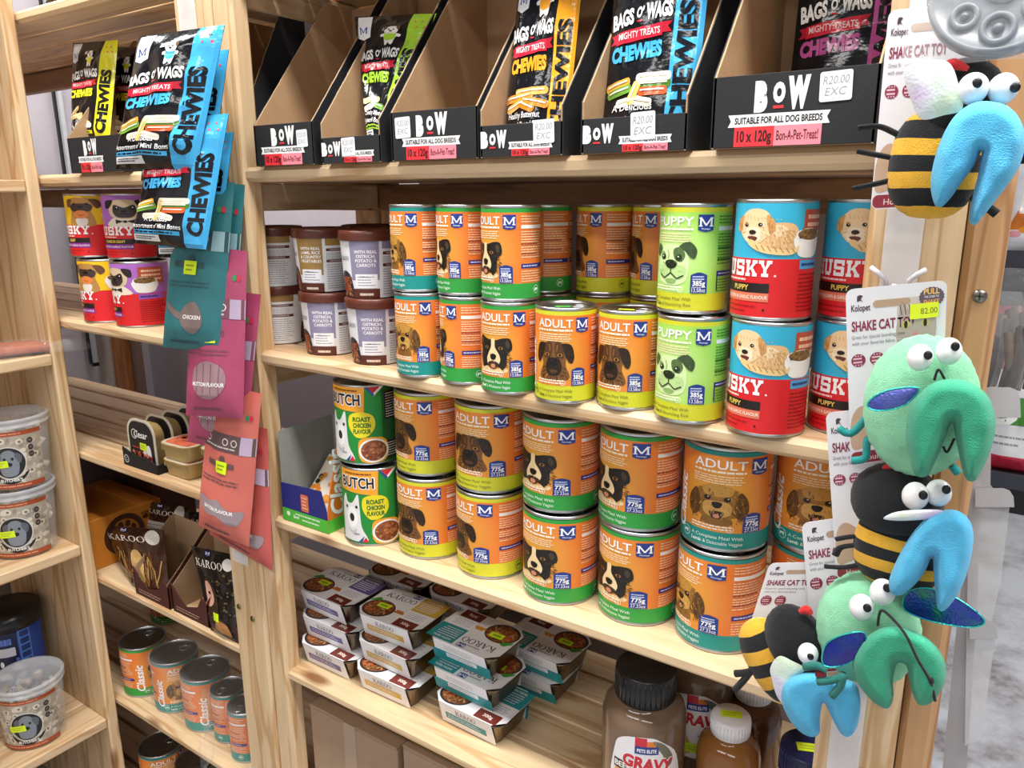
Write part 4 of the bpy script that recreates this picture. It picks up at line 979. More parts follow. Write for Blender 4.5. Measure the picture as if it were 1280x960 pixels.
wb(BLUE, 'blue-striped treat bag in front at the bottom, its large letters showing', C4((166, 304, -.120), (258, 312, -.085), (286, 142, -.052), (190, 150, -.085)), .020, 13, .008, HB)
wb(BLUE, 'blue-striped treat bag hindmost at the bottom of the strip', C4((196, 322, -.075), (272, 322, -.05), (292, 165, -.024), (206, 170, -.045)), .010, 14, .005, HB)
def flav(dark, pale, word, shape):
    def art(s, w, h):
        s.rect(0, h*.60, w, h*.715, dark, 1)
        s.rect(w*.80, h*.60, w, h*.715, 'b9a7c0' if dark != '2f4f54' else '8fb4bd', 2)
        for x in (.18, .55, .7): s.ring(w*x, h*.665, w*.04, w*.055, 'd8d0d0', 3, 14)
        s.body(w*.1, h*.615, w*.78, h*.635, 1, 'c8c0c0', 3, .5, 4)
        s.body(w*.22, h*.49, w*.74, h*.535, 1, dark, 2, .8, 9, .05); s.oval(w*.52, h*.55, w*.05, h*.022, dark, 2)
        s.rrect(w*.42, h*.455, w*.62, h*.535, .001, 'd6f01e', 6); s.body(w*.45, h*.47, w*.59, h*.52, 2, '8a9a20', 7, .4, 3)
        s.body(w*.1, h*.375, w*.9, h*.42, 2, dark, 2, .35, 6, .15)
        if shape == 'drum':
            s.blob([(w*.45, h*.26), (w*.62, h*.30), (w*.74, h*.24), (w*.76, h*.16), (w*.62, h*.105), (w*.46, h*.15), (w*.40, h*.205)], pale, 2); s.blob([(w*.42, h*.22), (w*.2, h*.262), (w*.12, h*.29), (w*.1, h*.255), (w*.15, h*.235), (w*.38, h*.19)], pale, 2)
        elif shape == 'ball':
            s.blob([(w*.25, h*.30), (w*.5, h*.345), (w*.75, h*.30), (w*.78, h*.2), (w*.62, h*.125), (w*.38, h*.125), (w*.22, h*.2)], pale, 2)
            for k in range(4): s.line([(w*(.3+.13*k), h*.13), (w*(.3+.13*k), h*.33)], w*.012, dark, 3)
        else:
            s.blob([(w*.12, h*.27), (w*.3, h*.25), (w*.5, h*.27), (w*.7, h*.22), (w*.92, h*.23), (w*.86, h*.14), (w*.7, h*.125), (w*.5, h*.165), (w*.3, h*.15), (w*.14, h*.19)], pale, 2)
        s.text(word, w*(.6 if shape == 'drum' else .5), h*.195, h*.022, 'f2ecec', 4, .03, w=w*(.28 if shape == 'drum' else .55))
        s.body(w*.2, h*.042, w*.7, h*.062, 1, dark, 2, .8, 7, .05)
        for k in range(2): s.oval(w*(.86+.06*k), h*.84, w*.03, h*.02, ('2f8f5a', 'c8304a')[k], 3, 8)
    return art
def fl(art, bg, label, cn, group, c, thick=.011, seed=0):
    t, s, w, h = pouch('treat_pouch', label, 'pouch', c, thick, art, bg, 'q', group, .0042, seed, belly=.25)
TEAL = flav('2f4f54', '7c6a66', 'CHICKEN', 'drum'); PNK = flav('7a4a5a', '9a7a80', 'MUTTON FLAVOUR', 'ball'); COR = flav('5f4a4a', '93848a', 'BACON FLAVOUR', 'wave')
TG, PG, CG = 'teal pouches hanging on the middle post', 'pink pouches hanging on the middle post', 'coral pouches hanging on the middle post'
fl(TEAL, '2c6f75', 'teal chicken pouch hanging in front', 't', TG, C4((203, 434, -.085), (277, 441, -.058), (293, 228, -.03), (222, 222, -.05)), 0.019, 21)
fl(TEAL, '2c6f75', 'teal pouch hanging behind the front teal pouch', 't', TG, C4((222, 437, -.062), (292, 440, -.036), (306, 231, -.012), (238, 226, -.028)), 0.013, 22)
fl(PNK, 'a84669', 'pink pouch hanging in front, just under the teal pouches', 'p', PG, C4((232, 519, -.075), (304, 523, -.050), (309, 314, -.026), (242, 306, -.045)), 0.018, 23)
fl(PNK, 'a84669', 'pink pouch hanging behind and lower than the front pink pouch', 'p', PG, C4((234, 552, -.052), (307, 568, -.032), (326, 368, -.010), (256, 360, -.022)), 0.013, 24)
fl(COR, 'c96a5e', 'coral pouch hanging in front, with grey wavy badge', 'c', CG, C4((248, 657, -.060), (311, 684, -.045), (327, 492, -.022), (262, 478, -.034)), 0.018, 25)
fl(COR, 'b85650', 'coral pouch hanging behind, lowest on the strip', 'c', CG, C4((262, 668, -.034), (341, 714, -.026), (334, 536, -.009), (268, 522, -.014)), 0.013, 26)
# ------------------------------------------------------------------ brown-lidded paper tubs
def cone_wrap(r0, r1, H, sq=0):
    def w(u, v, h):
        r = r0 + (r1-r0)*v/H; a = u/((r0+r1)/2); q = r+h
        return (q*math.sin(a), -q*math.cos(a), v)
    return w
def paper_tub(panel, label, x, y, z, yaw):
    key = 'tub' + panel
    if key in PROTO:
        t = copy_tree(PROTO[key]); t.location = (x, y, z); t.rotation_euler = (0, 0, yaw); tag(t, label, 'tub', 'brown-lidded paper tubs'); return t
    r0, r1, H = .0352, .0405, .082
    t = thing('paper_tub', label, 'tub', (x, y, z), yaw, 'brown-lidded paper tubs'); PROTO[key] = t
    b = MB(); b.lathe([(r0-.003, .001), (r0, 0), (r1, H), (r1-.001, H)], P('4a2418'), 56); b.build('tub_body', t)
    l = MB(); l.lathe([(r1-.001, H-.004), (r1+.0028, H-.0035), (r1+.003, H-.002), (r1+.0026, H+.001), (r1+.003, H+.003), (r1+.0026, H+.0085), (r1+.001, H+.010), (r1-.002, H+.0105), (r1-.0035, H+.0075), (.0001, H+.0072)], P('5c2d20', 'd'), 56, cap=False); l.build('lid', t)
    s = Sheet(cone_wrap(r0+.0005, r1+.0005, H), .005, None, 'p'); s.grid(-.118, .0015, .118, H-.003, 64, 1, 'e9e9ec'); s.frame(0, 0, .001)
    for ox in (0, -118):
        s.rect(ox-20, .5+1, ox+20, 14, '5a2a1e', 1); s.body(ox-9, 4.5, ox+11, 8.5, 1, 'e8d8c8', 2, .8, 3, .05)
        s.rect(ox-20, 38, ox+20, 78, panel, 1); s.rect(ox-20, 26, ox+20, 38, panel, 1)
        for k, w in enumerate(('WITH REAL', 'OSTRICH,' if panel[0] == '8' else 'LAMB, RICE', 'POTATO &' if panel[0] == '8' else '& COUNTRY', 'CARROTS' if panel[0] == '8' else 'VEGETABLES')): s.text(w, ox+2, 62-6*k, 4, 'f6f2f2', 2, .02, maxw=32)
        s.rrect(ox-14, 15, ox+17, 34, 1, 'f3f3f6', 3); s.body(ox-11, 17, ox+14, 32, 4, '8a8a96', 4, .3, 3); s.text('FOR ALL', ox, 29.5, 2.4, '444455', 5, 0)
        serif_word(s, ox-33, 52, 6, 20, '3a3a4c', 2); s.blob([(ox-44, 2), (ox-44, 30), (ox-34, 38), (ox-22, 30), (ox-20, 2)], '2d2b35', 1)
        rn = random.Random(2)
        for k in range(70): s.oval(ox-32+rn.uniform(-11, 10), 4+rn.uniform(0, 26), 2.2, 1.5, rn.choice(['9a6238', '6c3c20', 'b98450', 'c24a2a', '7a4a28']), 2+k % 2, 7, rn.uniform(0, 3))
    s.rect(24, 68, 64, 78, panel, 1)
    for y0 in (60, 44): s.rect(25, y0, 63, y0+4, '5a2a1e', 1); s.body(30, y0+1, 58, y0+3, 1, 'd8c8c0', 2, .6, 4)
    s.body(25, 48.5, 63, 58, 4, '9a9aa6', 1, .3, 5); s.body(25, 5, 63, 42, 11, '9a9aa6', 1, .3, 6)
    s.build('label', t, fix=False)
    return t
GOLD, LAV = 'a07e44', '8f8aa6'
def tub_at(panel, px, py, y, z, yaw, label):
    p = at(px, py, y=y); return paper_tub(panel, label, p.x, y, z, yaw)
zb = LV['B']
tb = [tub_at(GOLD, 352, 402, .078, zb, -.25, 'brown-lidded tub, lower left against the post, its white panel of print showing'),
      tub_at(LAV, 413, 410, .060, zb, .50, 'brown-lidded tub with lavender panel, lower row middle'),
      tub_at(LAV, 472, 420, .050, zb, .55, 'brown-lidded tub with lavender panel, lower row next to the shaggy dog can'),
      tub_at(GOLD, 346, 330, .075, zb+.0905, -.22, 'brown-lidded tub, upper left against the post, yellow-green dot on its lid'),
      tub_at(GOLD, 404, 335, .068, zb+.0905, .32, 'brown-lidded tub with gold panel and white print, upper row middle'),
      tub_at(LAV, 464, 340, .055, zb+.0905, .55, 'brown-lidded tub with lavender panel, upper row right'),
      paper_tub(GOLD, 'brown-lidded tub behind the upper row, on the left', -.90, .185, zb+.0905, .2), paper_tub(GOLD, 'brown-lidded tub in the back row, lower, on the left', -.90, .185, zb, .2),
      paper_tub(LAV, 'brown-lidded tub behind the upper row, on the right', -.795, .170, zb+.0905, .2), paper_tub(LAV, 'brown-lidded tub in the back row, lower, on the right', -.795, .170, zb, .2)]
tagpos = plane_wrap((0, 0, .0893), (1, 0, 0), (0, 1, 0)); sticker(tb[3], tagpos, .004, -.014, .022, .010)
# ------------------------------------------------------------------ grey carton with orange side
t = thing('open_carton', 'blue and green open carton with orange script side, left of the green chicken cans', 'box', (-.9385, .004, LV['C']))
w, d = .1035, .115; GR, BL = P('8e918c', 'k'), P('232a78')
m = MB(); m.prism([(0, 0), (w, 0), (w-.001, .03), (w-.012, .066), (0, .062)], 0, .0012, BL); s = Sheet(plane_wrap((0, 0, 0), (1, 0, 0), (0, 0, 1)), None, None, 'p')
s.rect(0, 0, w, .021, '52b83a', 1); s.rrect(.045, .024, .062, .052, .002, 'd8704a', 1); s.body(.047, .027, .060, .049, 4, 'f0c0a0', 2, .4, 3); s.oval(.014, .013, .004, .004, 'e8f8e0', 2); s.text('Beef', .032, .008, .005, 'f0fff0', 2, .02); s.body(.03, .013, .09, .018, 1, 'd8f0d0', 2, .5, 4); s.body(.045, .006, .09, .011, 1, 'd8f0d0', 2, .5, 5)
b0 = len(m.v); m.v += [tuple(v) for v in s.v]
for f, mi in zip(s.f, s.m): m.f.append(tuple(b0+k for k in f)); m.m.append(m.mi(s.mats[mi])); m.sm.append(False)
m.build('front_panel', t, fix=False)
m = MB(); m.prism([(0, 0), (.02, 0), (.115, 0), (.115, .15), (.03, .142), (.006, .06), (0, .03)], w-.0014, w, P('e07a2e'), lambda a, b, dd: (dd, a, b)); s = Sheet(plane_wrap((w, 0, 0), (0, 1, 0), (0, 0, 1)), None, None, 'p')
s.rect(0, 0, d, .021, '52b83a', 1); s.text('Classic', .034, .078, .026, 'f4f4f4', 2, .03, w=.105, rot=PI/2, shear=.2); s.rect(.030, .13, d, .15, '52b83a', 1); s.oval(.085, .085, .03, .04, 'e0a030', 1)
b0 = len(m.v); m.v += [tuple(v) for v in s.v]
for f, mi in zip(s.f, s.m): m.f.append(tuple(b0+k for k in f)); m.m.append(m.mi(s.mats[mi])); m.sm.append(False)
m.build('side_panel', t, fix=False)
m = MB(); m.box(0, .0014, 0.002, d, 0, .145, GR); m.build('side_panel', t)
m = MB(); m.box(0.0014, w-.0014, d-.0014, d, 0, .155, GR); m.build('back_panel', t)
m = MB(); m.box(0.0014, w-.0014, .0014, d-.0014, .0003, .0016, GR); m.build('base_panel', t)
pch, sf, ww, hh = pouch('treat_pouch', 'white and orange paw-print pouch lying in the blue and green carton', 'pouch', [Vector((-.93, .03, .914)), Vector((-.85, .03, .914)), Vector((-.85, .10, .975)), Vector((-.93, .10, .985))], .012,
    lambda s, w, h: [s.oval(w*random.Random(k).random(), h*random.Random(k+40).random(), w*.08, w*.06, ('2a2020', 'e08a2a', 'e0a030')[k % 3], 2, 9) for k in range(22)], 'efe6d6', 'q', None, .002, 31)
# ------------------------------------------------------------------ foil trays in printed sleeves
def rr(w, d, r, n=4):
    pts = []
    for cx, cy, a0 in ((w/2-r, -d/2+r, -90), (w/2-r, d/2-r, 0), (-w/2+r, d/2-r, 90), (-w/2+r, -d/2+r, 180)):
        for k in range(n+1): a = math.radians(a0 + 90*k/n); pts.append((cx+r*math.cos(a), cy+r*math.sin(a)))
    return pts
def loft(m, rings, mat, cap0=True, cap1=False, smooth=False):
    n = len(rings[0]); vs = [p for r in rings for p in r]; fs = []
    for i in range(len(rings)-1):
        for k in range(n): k2 = (k+1) % n; fs.append((i*n+k, i*n+k2, (i+1)*n+k2, (i+1)*n+k))
    if cap0: fs.append(tuple(range(n))[::-1])
    if cap1: fs.append(tuple((len(rings)-1)*n+k for k in range(n)))
    m.add(vs, fs, mat, smooth)
def foil_tub(m, w, d, h, mat, taper=.78, film=None):
    R = lambda ww, dd, r, z: [(x, y, z) for x, y in rr(ww, dd, r)]
    loft(m, [R(w*taper, d*taper, .012, 0.0002), R(w*(taper+.04), d*(taper+.04), .013, .004), R(w*.93, d*.93, .016, h-.003), R(w, d, .019, h-.0022), R(w, d, .019, h-.001), R(w*.99, d*.99, .018, h-.0004)], mat, True, film is None)
    if film: loft(m, [R(w*.99, d*.99, .018, h-.0006), R(w*.93, d*.93, .016, h-.0002)], film, False, True)
FOILT = P('7d705e', 'm')
TW, TD, TH = .128, .092, .041
def karoo(colr, label, x, y, z, rz, sm_price, gname='meal trays in printed sleeves on the low shelf'):
    key = 'tray' + colr + str(bool(sm_price))
    if key in PROTO:
        t = copy_tree(PROTO[key]); t.location = (x, y, z); t.rotation_euler = (0, 0, rz); return tag(t, label, 'tray', gname)
    t = thing('meal_tray', label, 'tray', (x, y, z), rz, gname); PROTO[key] = t
    m = MB(); foil_tub(m, TW, TD, TH-.002, FOILT, .76); m.build('foil_tub', t)
    W2, D2 = TW/2+.001, TD/2+.001
    WHT = 'ecebee'
    s = Sheet(lambda u, v, h: (u, v, TH+h), None, None, 'p')
    c = .016
    s.poly([(-W2+c, -D2), (W2-c, -D2), (W2, -D2+c), (W2, D2-c), (W2-c, D2), (-W2+c, D2), (-W2, D2-c), (-W2, -D2+c)], WHT, 0)
    s.frame(0, 0, .001)
    serif_word(s, -20, 17, 13, 60, '3a3436', 2); s.body(-30, 33, -8, 36, 1, '8a8286', 2, .7, 3, .05)
    shield_m(s, 0, 39, 15, 11, 2, '24408f')
    s.oval(-34, -19, 29, 25, '2e2c30', 1, 28); s.oval(-34, -18, 26.5, 22.5, '7a4a2a', 2, 28)
    rn = random.Random(8)
    for k in range(130):
        a = rn.uniform(0, 2*PI); r = rn.uniform(0, 1)**.5; s.oval(-34+24*r*math.cos(a), -18+20*r*math.sin(a), 3, 1.7, rn.choice(['b8824c', '8a5430', 'd0a064', 'c8502a', '6c4020', 'a86a3a']), 3+k % 3, 7, rn.uniform(0, 3))
    s.blob([(-60, 0), (-54, 8), (-46, 5), (-52, -2)], '4a9a3a', 6); s.blob([(-64, -6), (-60, 2), (-55, -3)], '5aa84a', 6)
    for k in range(5): s.oval(-3+3.2*k, -14+4*(k % 2), 4.2, 3, {'6': '8a3a2a', 'd': 'c8783a', '1': 'd89a2a'}.get(colr[0], 'c8783a'), 2, 10)
    s.rect(14, 3, 64.5, 45, colr, 1); s.body(18, 8, 60, 34, 5, 'e8e4f0', 2, .35, 5); s.text('WITH REAL', 38, 36, 4.5, 'f4f4f8', 3, .02); s.rect(14, -23, 60, 2, 'f4f3f6', 2); s.body(18, -20, 56, -2, 4, 'a8a4ae', 3, .28, 4)
    s.rect(14, -45, 54, -24, '6e2c22', 1); s.text('300g', 34, -37, 6, 'f0e0d8', 2, .03)
    if sm_price: s.rrect(-42, -16, -18, -3, 1, 'd0ee22', 7); s.body(-38, -14, -22, -5, 1, '8a9a20', 8, .5, 3)
    s.frame()
    for sg in (-1, 1):
        # the sleeve folds down over the slanted wall of the tub, narrowing towards the foot
        def wr(u, v, h, sg=sg):
            q = v/(TH-.001); return (u*sg*-1 if sg > 0 else u, sg*(D2 - (D2-TD*.395)*q + h), TH - (TH-.001)*q)
        b0 = len(s.v); f0 = len(s.f); wold = s.wrap; s.wrap = wr
        e = TH-.001; x0, x1 = W2-c, TW*.395
        s.poly([(-x0, 0), (x0, 0), (x1, e), (-x1, e)], WHT, 0)
        fl = lambda v: e-v
        if sg < 0:
            s.rect(-.040, .017, .036, .029, colr, 2); s.body(-.036, .019, .030, .027, 2, 'e8e8f4', 3, .3, 4)
            s.frame(0, .0145, 1, -1); serif_word(s, 0, 0, .0085, .038, '4a4448', 3); s.frame()
        else:
            s.rect(-x1-.004, .020, x1+.004, e-.0005, colr, 1); s.rect(-.028, .021, .030, .029, 'f0f0f2', 2); s.body(-.026, .022, .028, .028, 2, '8a8a92', 3, .3, 4); s.body(-.03, .006, .03, .016, 3, '9a98a0', 1, .25, 5)
        s.wrap = wold
    sl = s.build('sleeve', t, fix=False)
    return t
def stack(colr, spec):
    for (x, y, k, rz, pr, lab) in spec: karoo(colr, lab, x, y, LV['D'] + .0003 + k*.0422, rz, pr)
PUR, YEL, TEA = '5f5a92', 'd2a83c', '1f8f94'
stack(PUR, [(-.897, .074, 0, 0.0, True, 'purple-labelled meal tray, bottom of the left stack'), (-.904, .086, 1, .02, False, 'purple-labelled meal tray, middle of the left stack'), (-.916, .094, 2, -.02, True, 'purple-labelled meal tray on top of the left stack'),
            (-.905, .200, 0, 0, False, 'purple-labelled meal tray behind the left stack, bottom'), (-.900, .200, 1, 0, False, 'purple-labelled meal tray behind the left stack, middle'), (-.858, .202, 2, 0, False, 'purple-labelled meal tray on top of the rear left stack')])
stack(YEL, [(-.766, .074, 0, 0.02, True, 'yellow-labelled meal tray, bottom of the middle stack'), (-.771, .086, 1, -.01, False, 'yellow-labelled meal tray, middle of the middle stack'), (-.777, .096, 2, .03, True, 'yellow-labelled meal tray on top of the middle stack'),
            (-.765, .200, 0, 0, False, 'yellow-labelled meal tray behind the middle stack, bottom'), (-.758, .204, 1, 0, False, 'yellow-labelled meal tray behind the middle stack, middle'), (-.722, .206, 2, 0, False, 'yellow-labelled meal tray on top of the rear middle stack')])
stack(TEA, [(-.606, .082, 0, -.02, False, 'teal-labelled meal tray, bottom of the right stack'), (-.624, .096, 1, PI-.03, True, 'teal-labelled meal tray turned round, middle of the right stack'), (-.634, .106, 2, PI-.02, True, 'teal-labelled meal tray turned round, top of the right stack'),
            (-.586, .208, 0, PI, False, 'teal-labelled meal tray behind the right stack, underneath'), (-.572, .208, 1, PI-.05, True, 'teal-labelled meal tray with price tag behind the right stack, upside down')])
# ------------------------------------------------------------------ boxes below
def kraft(label, x0, x1, y0, y1, z0, z1, rz=0, tape=True):
    t = thing('cardboard_box', label, 'box', ((x0+x1)/2, (y0+y1)/2, z0), rz, 'cardboard boxes on the lowest shelf')
    a, b, h = (x1-x0)/2, (y1-y0)/2, z1-z0; K = P('a58a70', 'k')
    m = MB(); m.box(-a, a, -b, b, 0, h-.0035, K, .003); m.build('box_body', t)
    for sg in (-1, 1): m = MB(); m.box(-a, a, *sorted((sg*b, sg*.001)), h-.0035, h, K, .0012); m.build('flap', t)
    if tape: m = MB(); m.box(-a*.18, a*.10, -b-.0006, b, h, h+.0004, P('ad9379', 'g')); m.box(-a*.18, a*.10, -b-.0006, -b, h*.5, h+.0004, P('ad9379', 'g')); m.build('tape', t)
kraft('plain cardboard box under the left meal trays', -.944, -.742, .03, .28, LV['E'], .547)
kraft('plain cardboard box right of the first one, mostly cut off by the frame', -.733, -.5, .034, .28, LV['E'], .556)
# ------------------------------------------------------------------ bottles
def sauce(name, label, x, y, z, prof, cap, body, capm, lab=None, tagc=None, group=None):
    t = thing(name, label, 'bottle', (x, y, z), 0, group)
    m = MB(); m.lathe(prof, body, 48); m.build('bottle_body', t)
    m = MB(); m.lathe(cap, capm, 48)
    r, h = cap[1][0], cap[-1][1]
    for k in range(36): a = 2*PI*k/36; c, s_ = math.cos(a), math.sin(a); zz0, zz1 = cap[0][1]+.004, h-.005; m.tube([(r*c, r*s_, zz0), (r*c, r*s_, zz1)], .0009, capm, 5)
    m.build('cap', t)
    if lab: lab(t)
    if tagc: sticker(t, plane_wrap((0, 0, h), (math.cos(.4), math.sin(.4), 0), (-math.sin(.4), math.cos(.4), 0)), *tagc, su=.01)
    return t
def gravy_label(t, R, z0, z1):
    s = Sheet(cyl_wrap(R), .006, None, 'p'); s.frame(.002, z0, (z1-z0)/100.); 
    s.blob([(-44, 0), (-44, 70), (-30, 92), (0, 98), (20, 92), (48, 62), (48, 0)], 'e6e4e6', 1); s.rect(-14, 84, 2, 97, 'c8283a', 2); s.rect(2, 80, 14, 92, 'e07a2a', 2); s.rect(-14, 72, 18, 84, '253a86', 3); s.text('PETS ELITE', 2, 75, 5, 'f0f0f8', 4, .03, w=26)
    s.blob([(10, 92), (26, 86), (40, 64), (34, 50), (24, 70)], '6a6a5a', 2)
    s.text('GRAVY', 4, 48, 17, 'f4f0f0', 4, .1, w=72, rot=-.10); s.text('GRAVY', 4, 48, 17, 'c42434', 5, .05, w=70, rot=-.10)
    s.rect(-44, 40, -18, 54, '1c1a1c', 3); s.text('BEEF', -31, 43, 8, 'f0e8e0', 4, .03); s.blob([(-44, 0), (-42, 38), (-26, 42), (-12, 30), (-6, 0)], 'd8a050', 2); s.oval(-34, 24, 3, 4, '2a1a10', 3); s.oval(-22, 26, 3, 4, '2a1a10', 3); s.oval(-27, 14, 5, 4, '1a1210', 3); s.body(4, 4, 44, 34, 4, '9a98a2', 2, .3, 4)
    s.build('label', t, fix=False)
GB = MATS.setdefault('gravy_in_bottle', None) or P('6f5a48', 'g'); MATS['gravy_in_bottle'] = GB
BK2 = P('141416', 'd')
gp = [(.050, 0), (.053, .004), (.053, .136), (.050, .148), (.043, .156), (.036, .160), (.036, .162)]
gc = [(.037, .160), (.038, .162), (.038, .197), (.036, .2), (.0001, .2)]
bt = sauce('sauce_bottle', 'brown gravy bottle with black cap and white label, in front', -.341, .070, LV['D'], gp, gc, P('6f5a48', 'g'), BK2, lambda t: None, None, 'gravy bottles'); 
h = MB(); 
def gl(t): 
    gravy_label(t, .0533, .046, .137)
gl(bt); bt.rotation_euler = (0, 0, .42)
q = at(872, 855, y=.185)
bt2 = sauce('sauce_bottle', 'brown gravy bottle with black cap standing behind the first one', q.x, .185, LV['D'], gp, gc, P('6f5a48', 'g'), BK2, gl, None, 'gravy bottles'); bt2.rotation_euler = (0, 0, .3)
sticker(bt2, cyl_wrap(.0536), .000, .055, .022, .014, su=.006)
WC = P('e6e6ea', 'd'); BROWN = P('8a5a2c', 'g')
sp = [(.036, 0), (.039, .004), (.039, .095), (.036, .108), (.026, .118), (.0205, .121), (.0205, .126)]
sc_ = [(.0225, .124), (.0238, .125), (.0238, .146), (.022, .148), (.0001, .148)]
a = at(915, 880, y=.105)
sauce('sauce_bottle', 'amber sauce bottle with white cap and yellow price tag', a.x, .105, LV['D'], sp, sc_, BROWN, WC, None, (0, 0, .026, .013), 'white-capped sauce bottles')
a = at(942, 862, y=.19)
sauce('sauce_bottle', 'amber sauce bottle with white cap behind the tagged one', a.x, .19, LV['D'], [(r, z+.0) for r, z in sp], sc_, P('5a3418', 'g'), WC, None, None, 'white-capped sauce bottles')
a = at(1018, 915, y=.125)
sauce('sauce_bottle', 'jar with dark blue cap and yellow price tag beside the end post', a.x-.004, .125, LV['D'], [(.028, 0), (.031, .004), (.031, .09), (.0315, .091)], [(.0318, .090), (.0325, .092), (.0325, .128), (.031, .130), (.0001, .130)], P('27356e', 'g'), P('1b2450', 'd'), None, (0, -.004, .03, .015))
# ------------------------------------------------------------------ corner bay: foil trays
GOLDF = P('b09560', 'd'); SILV = P('b9b4a8', 'm')
def arch(w, h, r=.03, n=7):
    pts = [(-w/2, .006), (-w/2+.006, 0), (w/2-.006, 0), (w/2, .006)]
    for k in range(n+1): a = PI/2*k/n; pts.append((w/2-r+r*math.cos(a), h-r+r*math.sin(a)))
    for k in range(n+1): a = PI/2+PI/2*k/n; pts.append((-w/2+r+r*math.cos(a), h-r+r*math.sin(a)))
    return pts
def standing_tray(label, x, y, z, rz, printed):
    t = thing('foil_tray', label, 'tray', (x, y, z), rz, 'foil trays standing on edge')
    o = arch(.092, .094); i_ = arch(.082, .086, .026); bb = arch(.068, .074, .024)
    m = MB(); n = len(o)
    sc = lambda p, y, dz=0: [(a, y, b+dz) for a, b in p]
    loft(m, [sc(i_, .003, .003), sc(bb, .026, .009)], GOLDF, True, True); m.build('foil_tub', t)
    m = MB(); loft(m, [sc(o, .0002), sc(o, .0020)], P('cfc8b6', 'd'), True, True); m.build('rim', t)
    s = Sheet(plane_wrap((0, 0, 0), (1, 0, 0), (0, 0, 1)), None, None, 'p')
    s.frame(0, .0035); s.poly(arch(.080, .086, .026), '1b1a1c', 1); s.frame()
    if printed:
        s.text('Cesar', 0, .058, .013, 'f0f0ec', 3, .015, w=.044, shear=.25); s.ring(-.021, .0635, .008, .0095, 'f0f0ec', 3)
        s.rect(-.032, .036, .005, .039, 'a8342a', 3); s.blob([(.006, .016), (.004, .034), (.014, .044), (.026, .046), (.03, .03), (.026, .016)], 'e4e4e6', 3)
        rn = random.Random(1)
        for k in range(34): s.oval(rn.uniform(-.032, .028), rn.uniform(.010, .026), .008, .005, rn.choice(['d0705a', 'b8503c', 'e08a70']), 4+k % 2, 8, rn.uniform(0, 3))
        s.build('printed_film', t, fix=False); sticker(t, plane_wrap((0, 0, 0), (1, 0, 0), (0, 0, 1)), .006, .042, .022, .014, L=8)
    else: s.build('printed_film', t, fix=False)
    return t
zc = LV['C']
bx = at(198, 594, z=zc); ax = at(156, 580, z=zc)
t = thing('tray_carton', 'low black carton holding the standing foil trays', 'box', ((ax.x+bx.x)/2, .012, zc)); w = .056
m = MB(); m.prism([(-w, 0), (w, 0), (w, .018), (w*.5, .026), (-w*.3, .026), (-w, .036)], -.006, -.0045, P('141416', 'k')); FP = m
for sg in (-1, 1): m = MB(); m.box(*sorted((sg*w, sg*(w-.0014))), -.0045, .14, 0, .018, P('141416', 'k')); m.build('side_panel', t)
m = MB(); m.box(-w+.0014, w-.0014, .1386, .14, 0, .018, P('141416', 'k')); m.build('back_panel', t)
s = Sheet(plane_wrap((0, -.006, 0), (1, 0, 0), (0, 0, 1)), None, None, 'p'); s.ring(-w+.012, .014, .006, .008, 'c8c8c8', 1); s.text('C', -w+.012, .011, .006, 'c8c8c8', 1); FP.absorb(s); FP.build('front_panel', t, fix=False)
cx = (ax.x+bx.x)/2
for k, (dy, lab) in enumerate(((0, 'black printed foil tray standing in front, with price tag'), (.036, 'foil tray standing second in the black carton'), (.070, 'foil tray standing third in the black carton'), (.103, 'foil tray standing last in the black carton'))):
    standing_tray(lab, cx, .014+dy, zc+.002, 0, k == 0)
def low_tub(label, x, y, z, film, rz=0, price=False):
    t = thing('foil_tub', label, 'tray', (x, y, z), rz, 'small foil tubs stacked beside the black carton')
    m = MB(); foil_tub(m, .086, .066, .031, GOLDF, .80); m.build('tub_body', t); m = MB(); loft(m, [[(x, y, .0302) for x, y in rr(.085, .065, .018)], [(x, y, .0308) for x, y in rr(.080, .060, .017)]], P('d0cbbd', 'd'), False, True); fo = m.build('foil_lid', t)
    sf = Sheet(lambda u, v, h: (u, v, .0308+h), None, None, 'p'); sf.poly(rr(.072, .052, .016), film, 1)
    for k in range(24): rk = random.Random(k); sf.oval(rk.uniform(-.03, .03), rk.uniform(-.02, .02), .007, .005, rk.choice(['b8543a', 'd87a58', 'c4603e']), 2+k % 2, 8)
    sf.build('printed_film', fo, fix=False)
    m = MB()
    for k in range(13): a = -.032+.0053*k; m.box(a, a+.0028, -.0312, -.0302, .018, .026, GOLDF, .0006)
    m.build('ribs', t)
    if price: sticker(t, plane_wrap((0, 0, .031), (1, 0, 0), (0, 1, 0)), .02, .012, .022, .013, L=4)
    return t
a = at(216, 600, z=zc); b = at(250, 614, z=zc)
low_tub('lower of the two small foil tubs with salmon film', a.x-.004, .047, zc+.0005, 'c8684a'); low_tub('upper small foil tub with salmon film and price tag', a.x-.006, .047, zc+.032, 'd06a4c', .05, True)
for k, nm in enumerate(('bottom', 'second from the bottom', 'second from the top', 'top')): low_tub('gold foil tub in the taller stack, ' + nm, b.x-.004, .066, zc+.0005+.0318*k, 'b98a4a', .03*(k % 2))
for k in range(3): standing_tray(('first', 'second', 'third')[k] + ' foil tray standing behind the wide middle post on the middle shelf', -.962 + .012*k, .14+.035*k, zc+.001, .0, False)['group'] = 'foil trays behind the post'
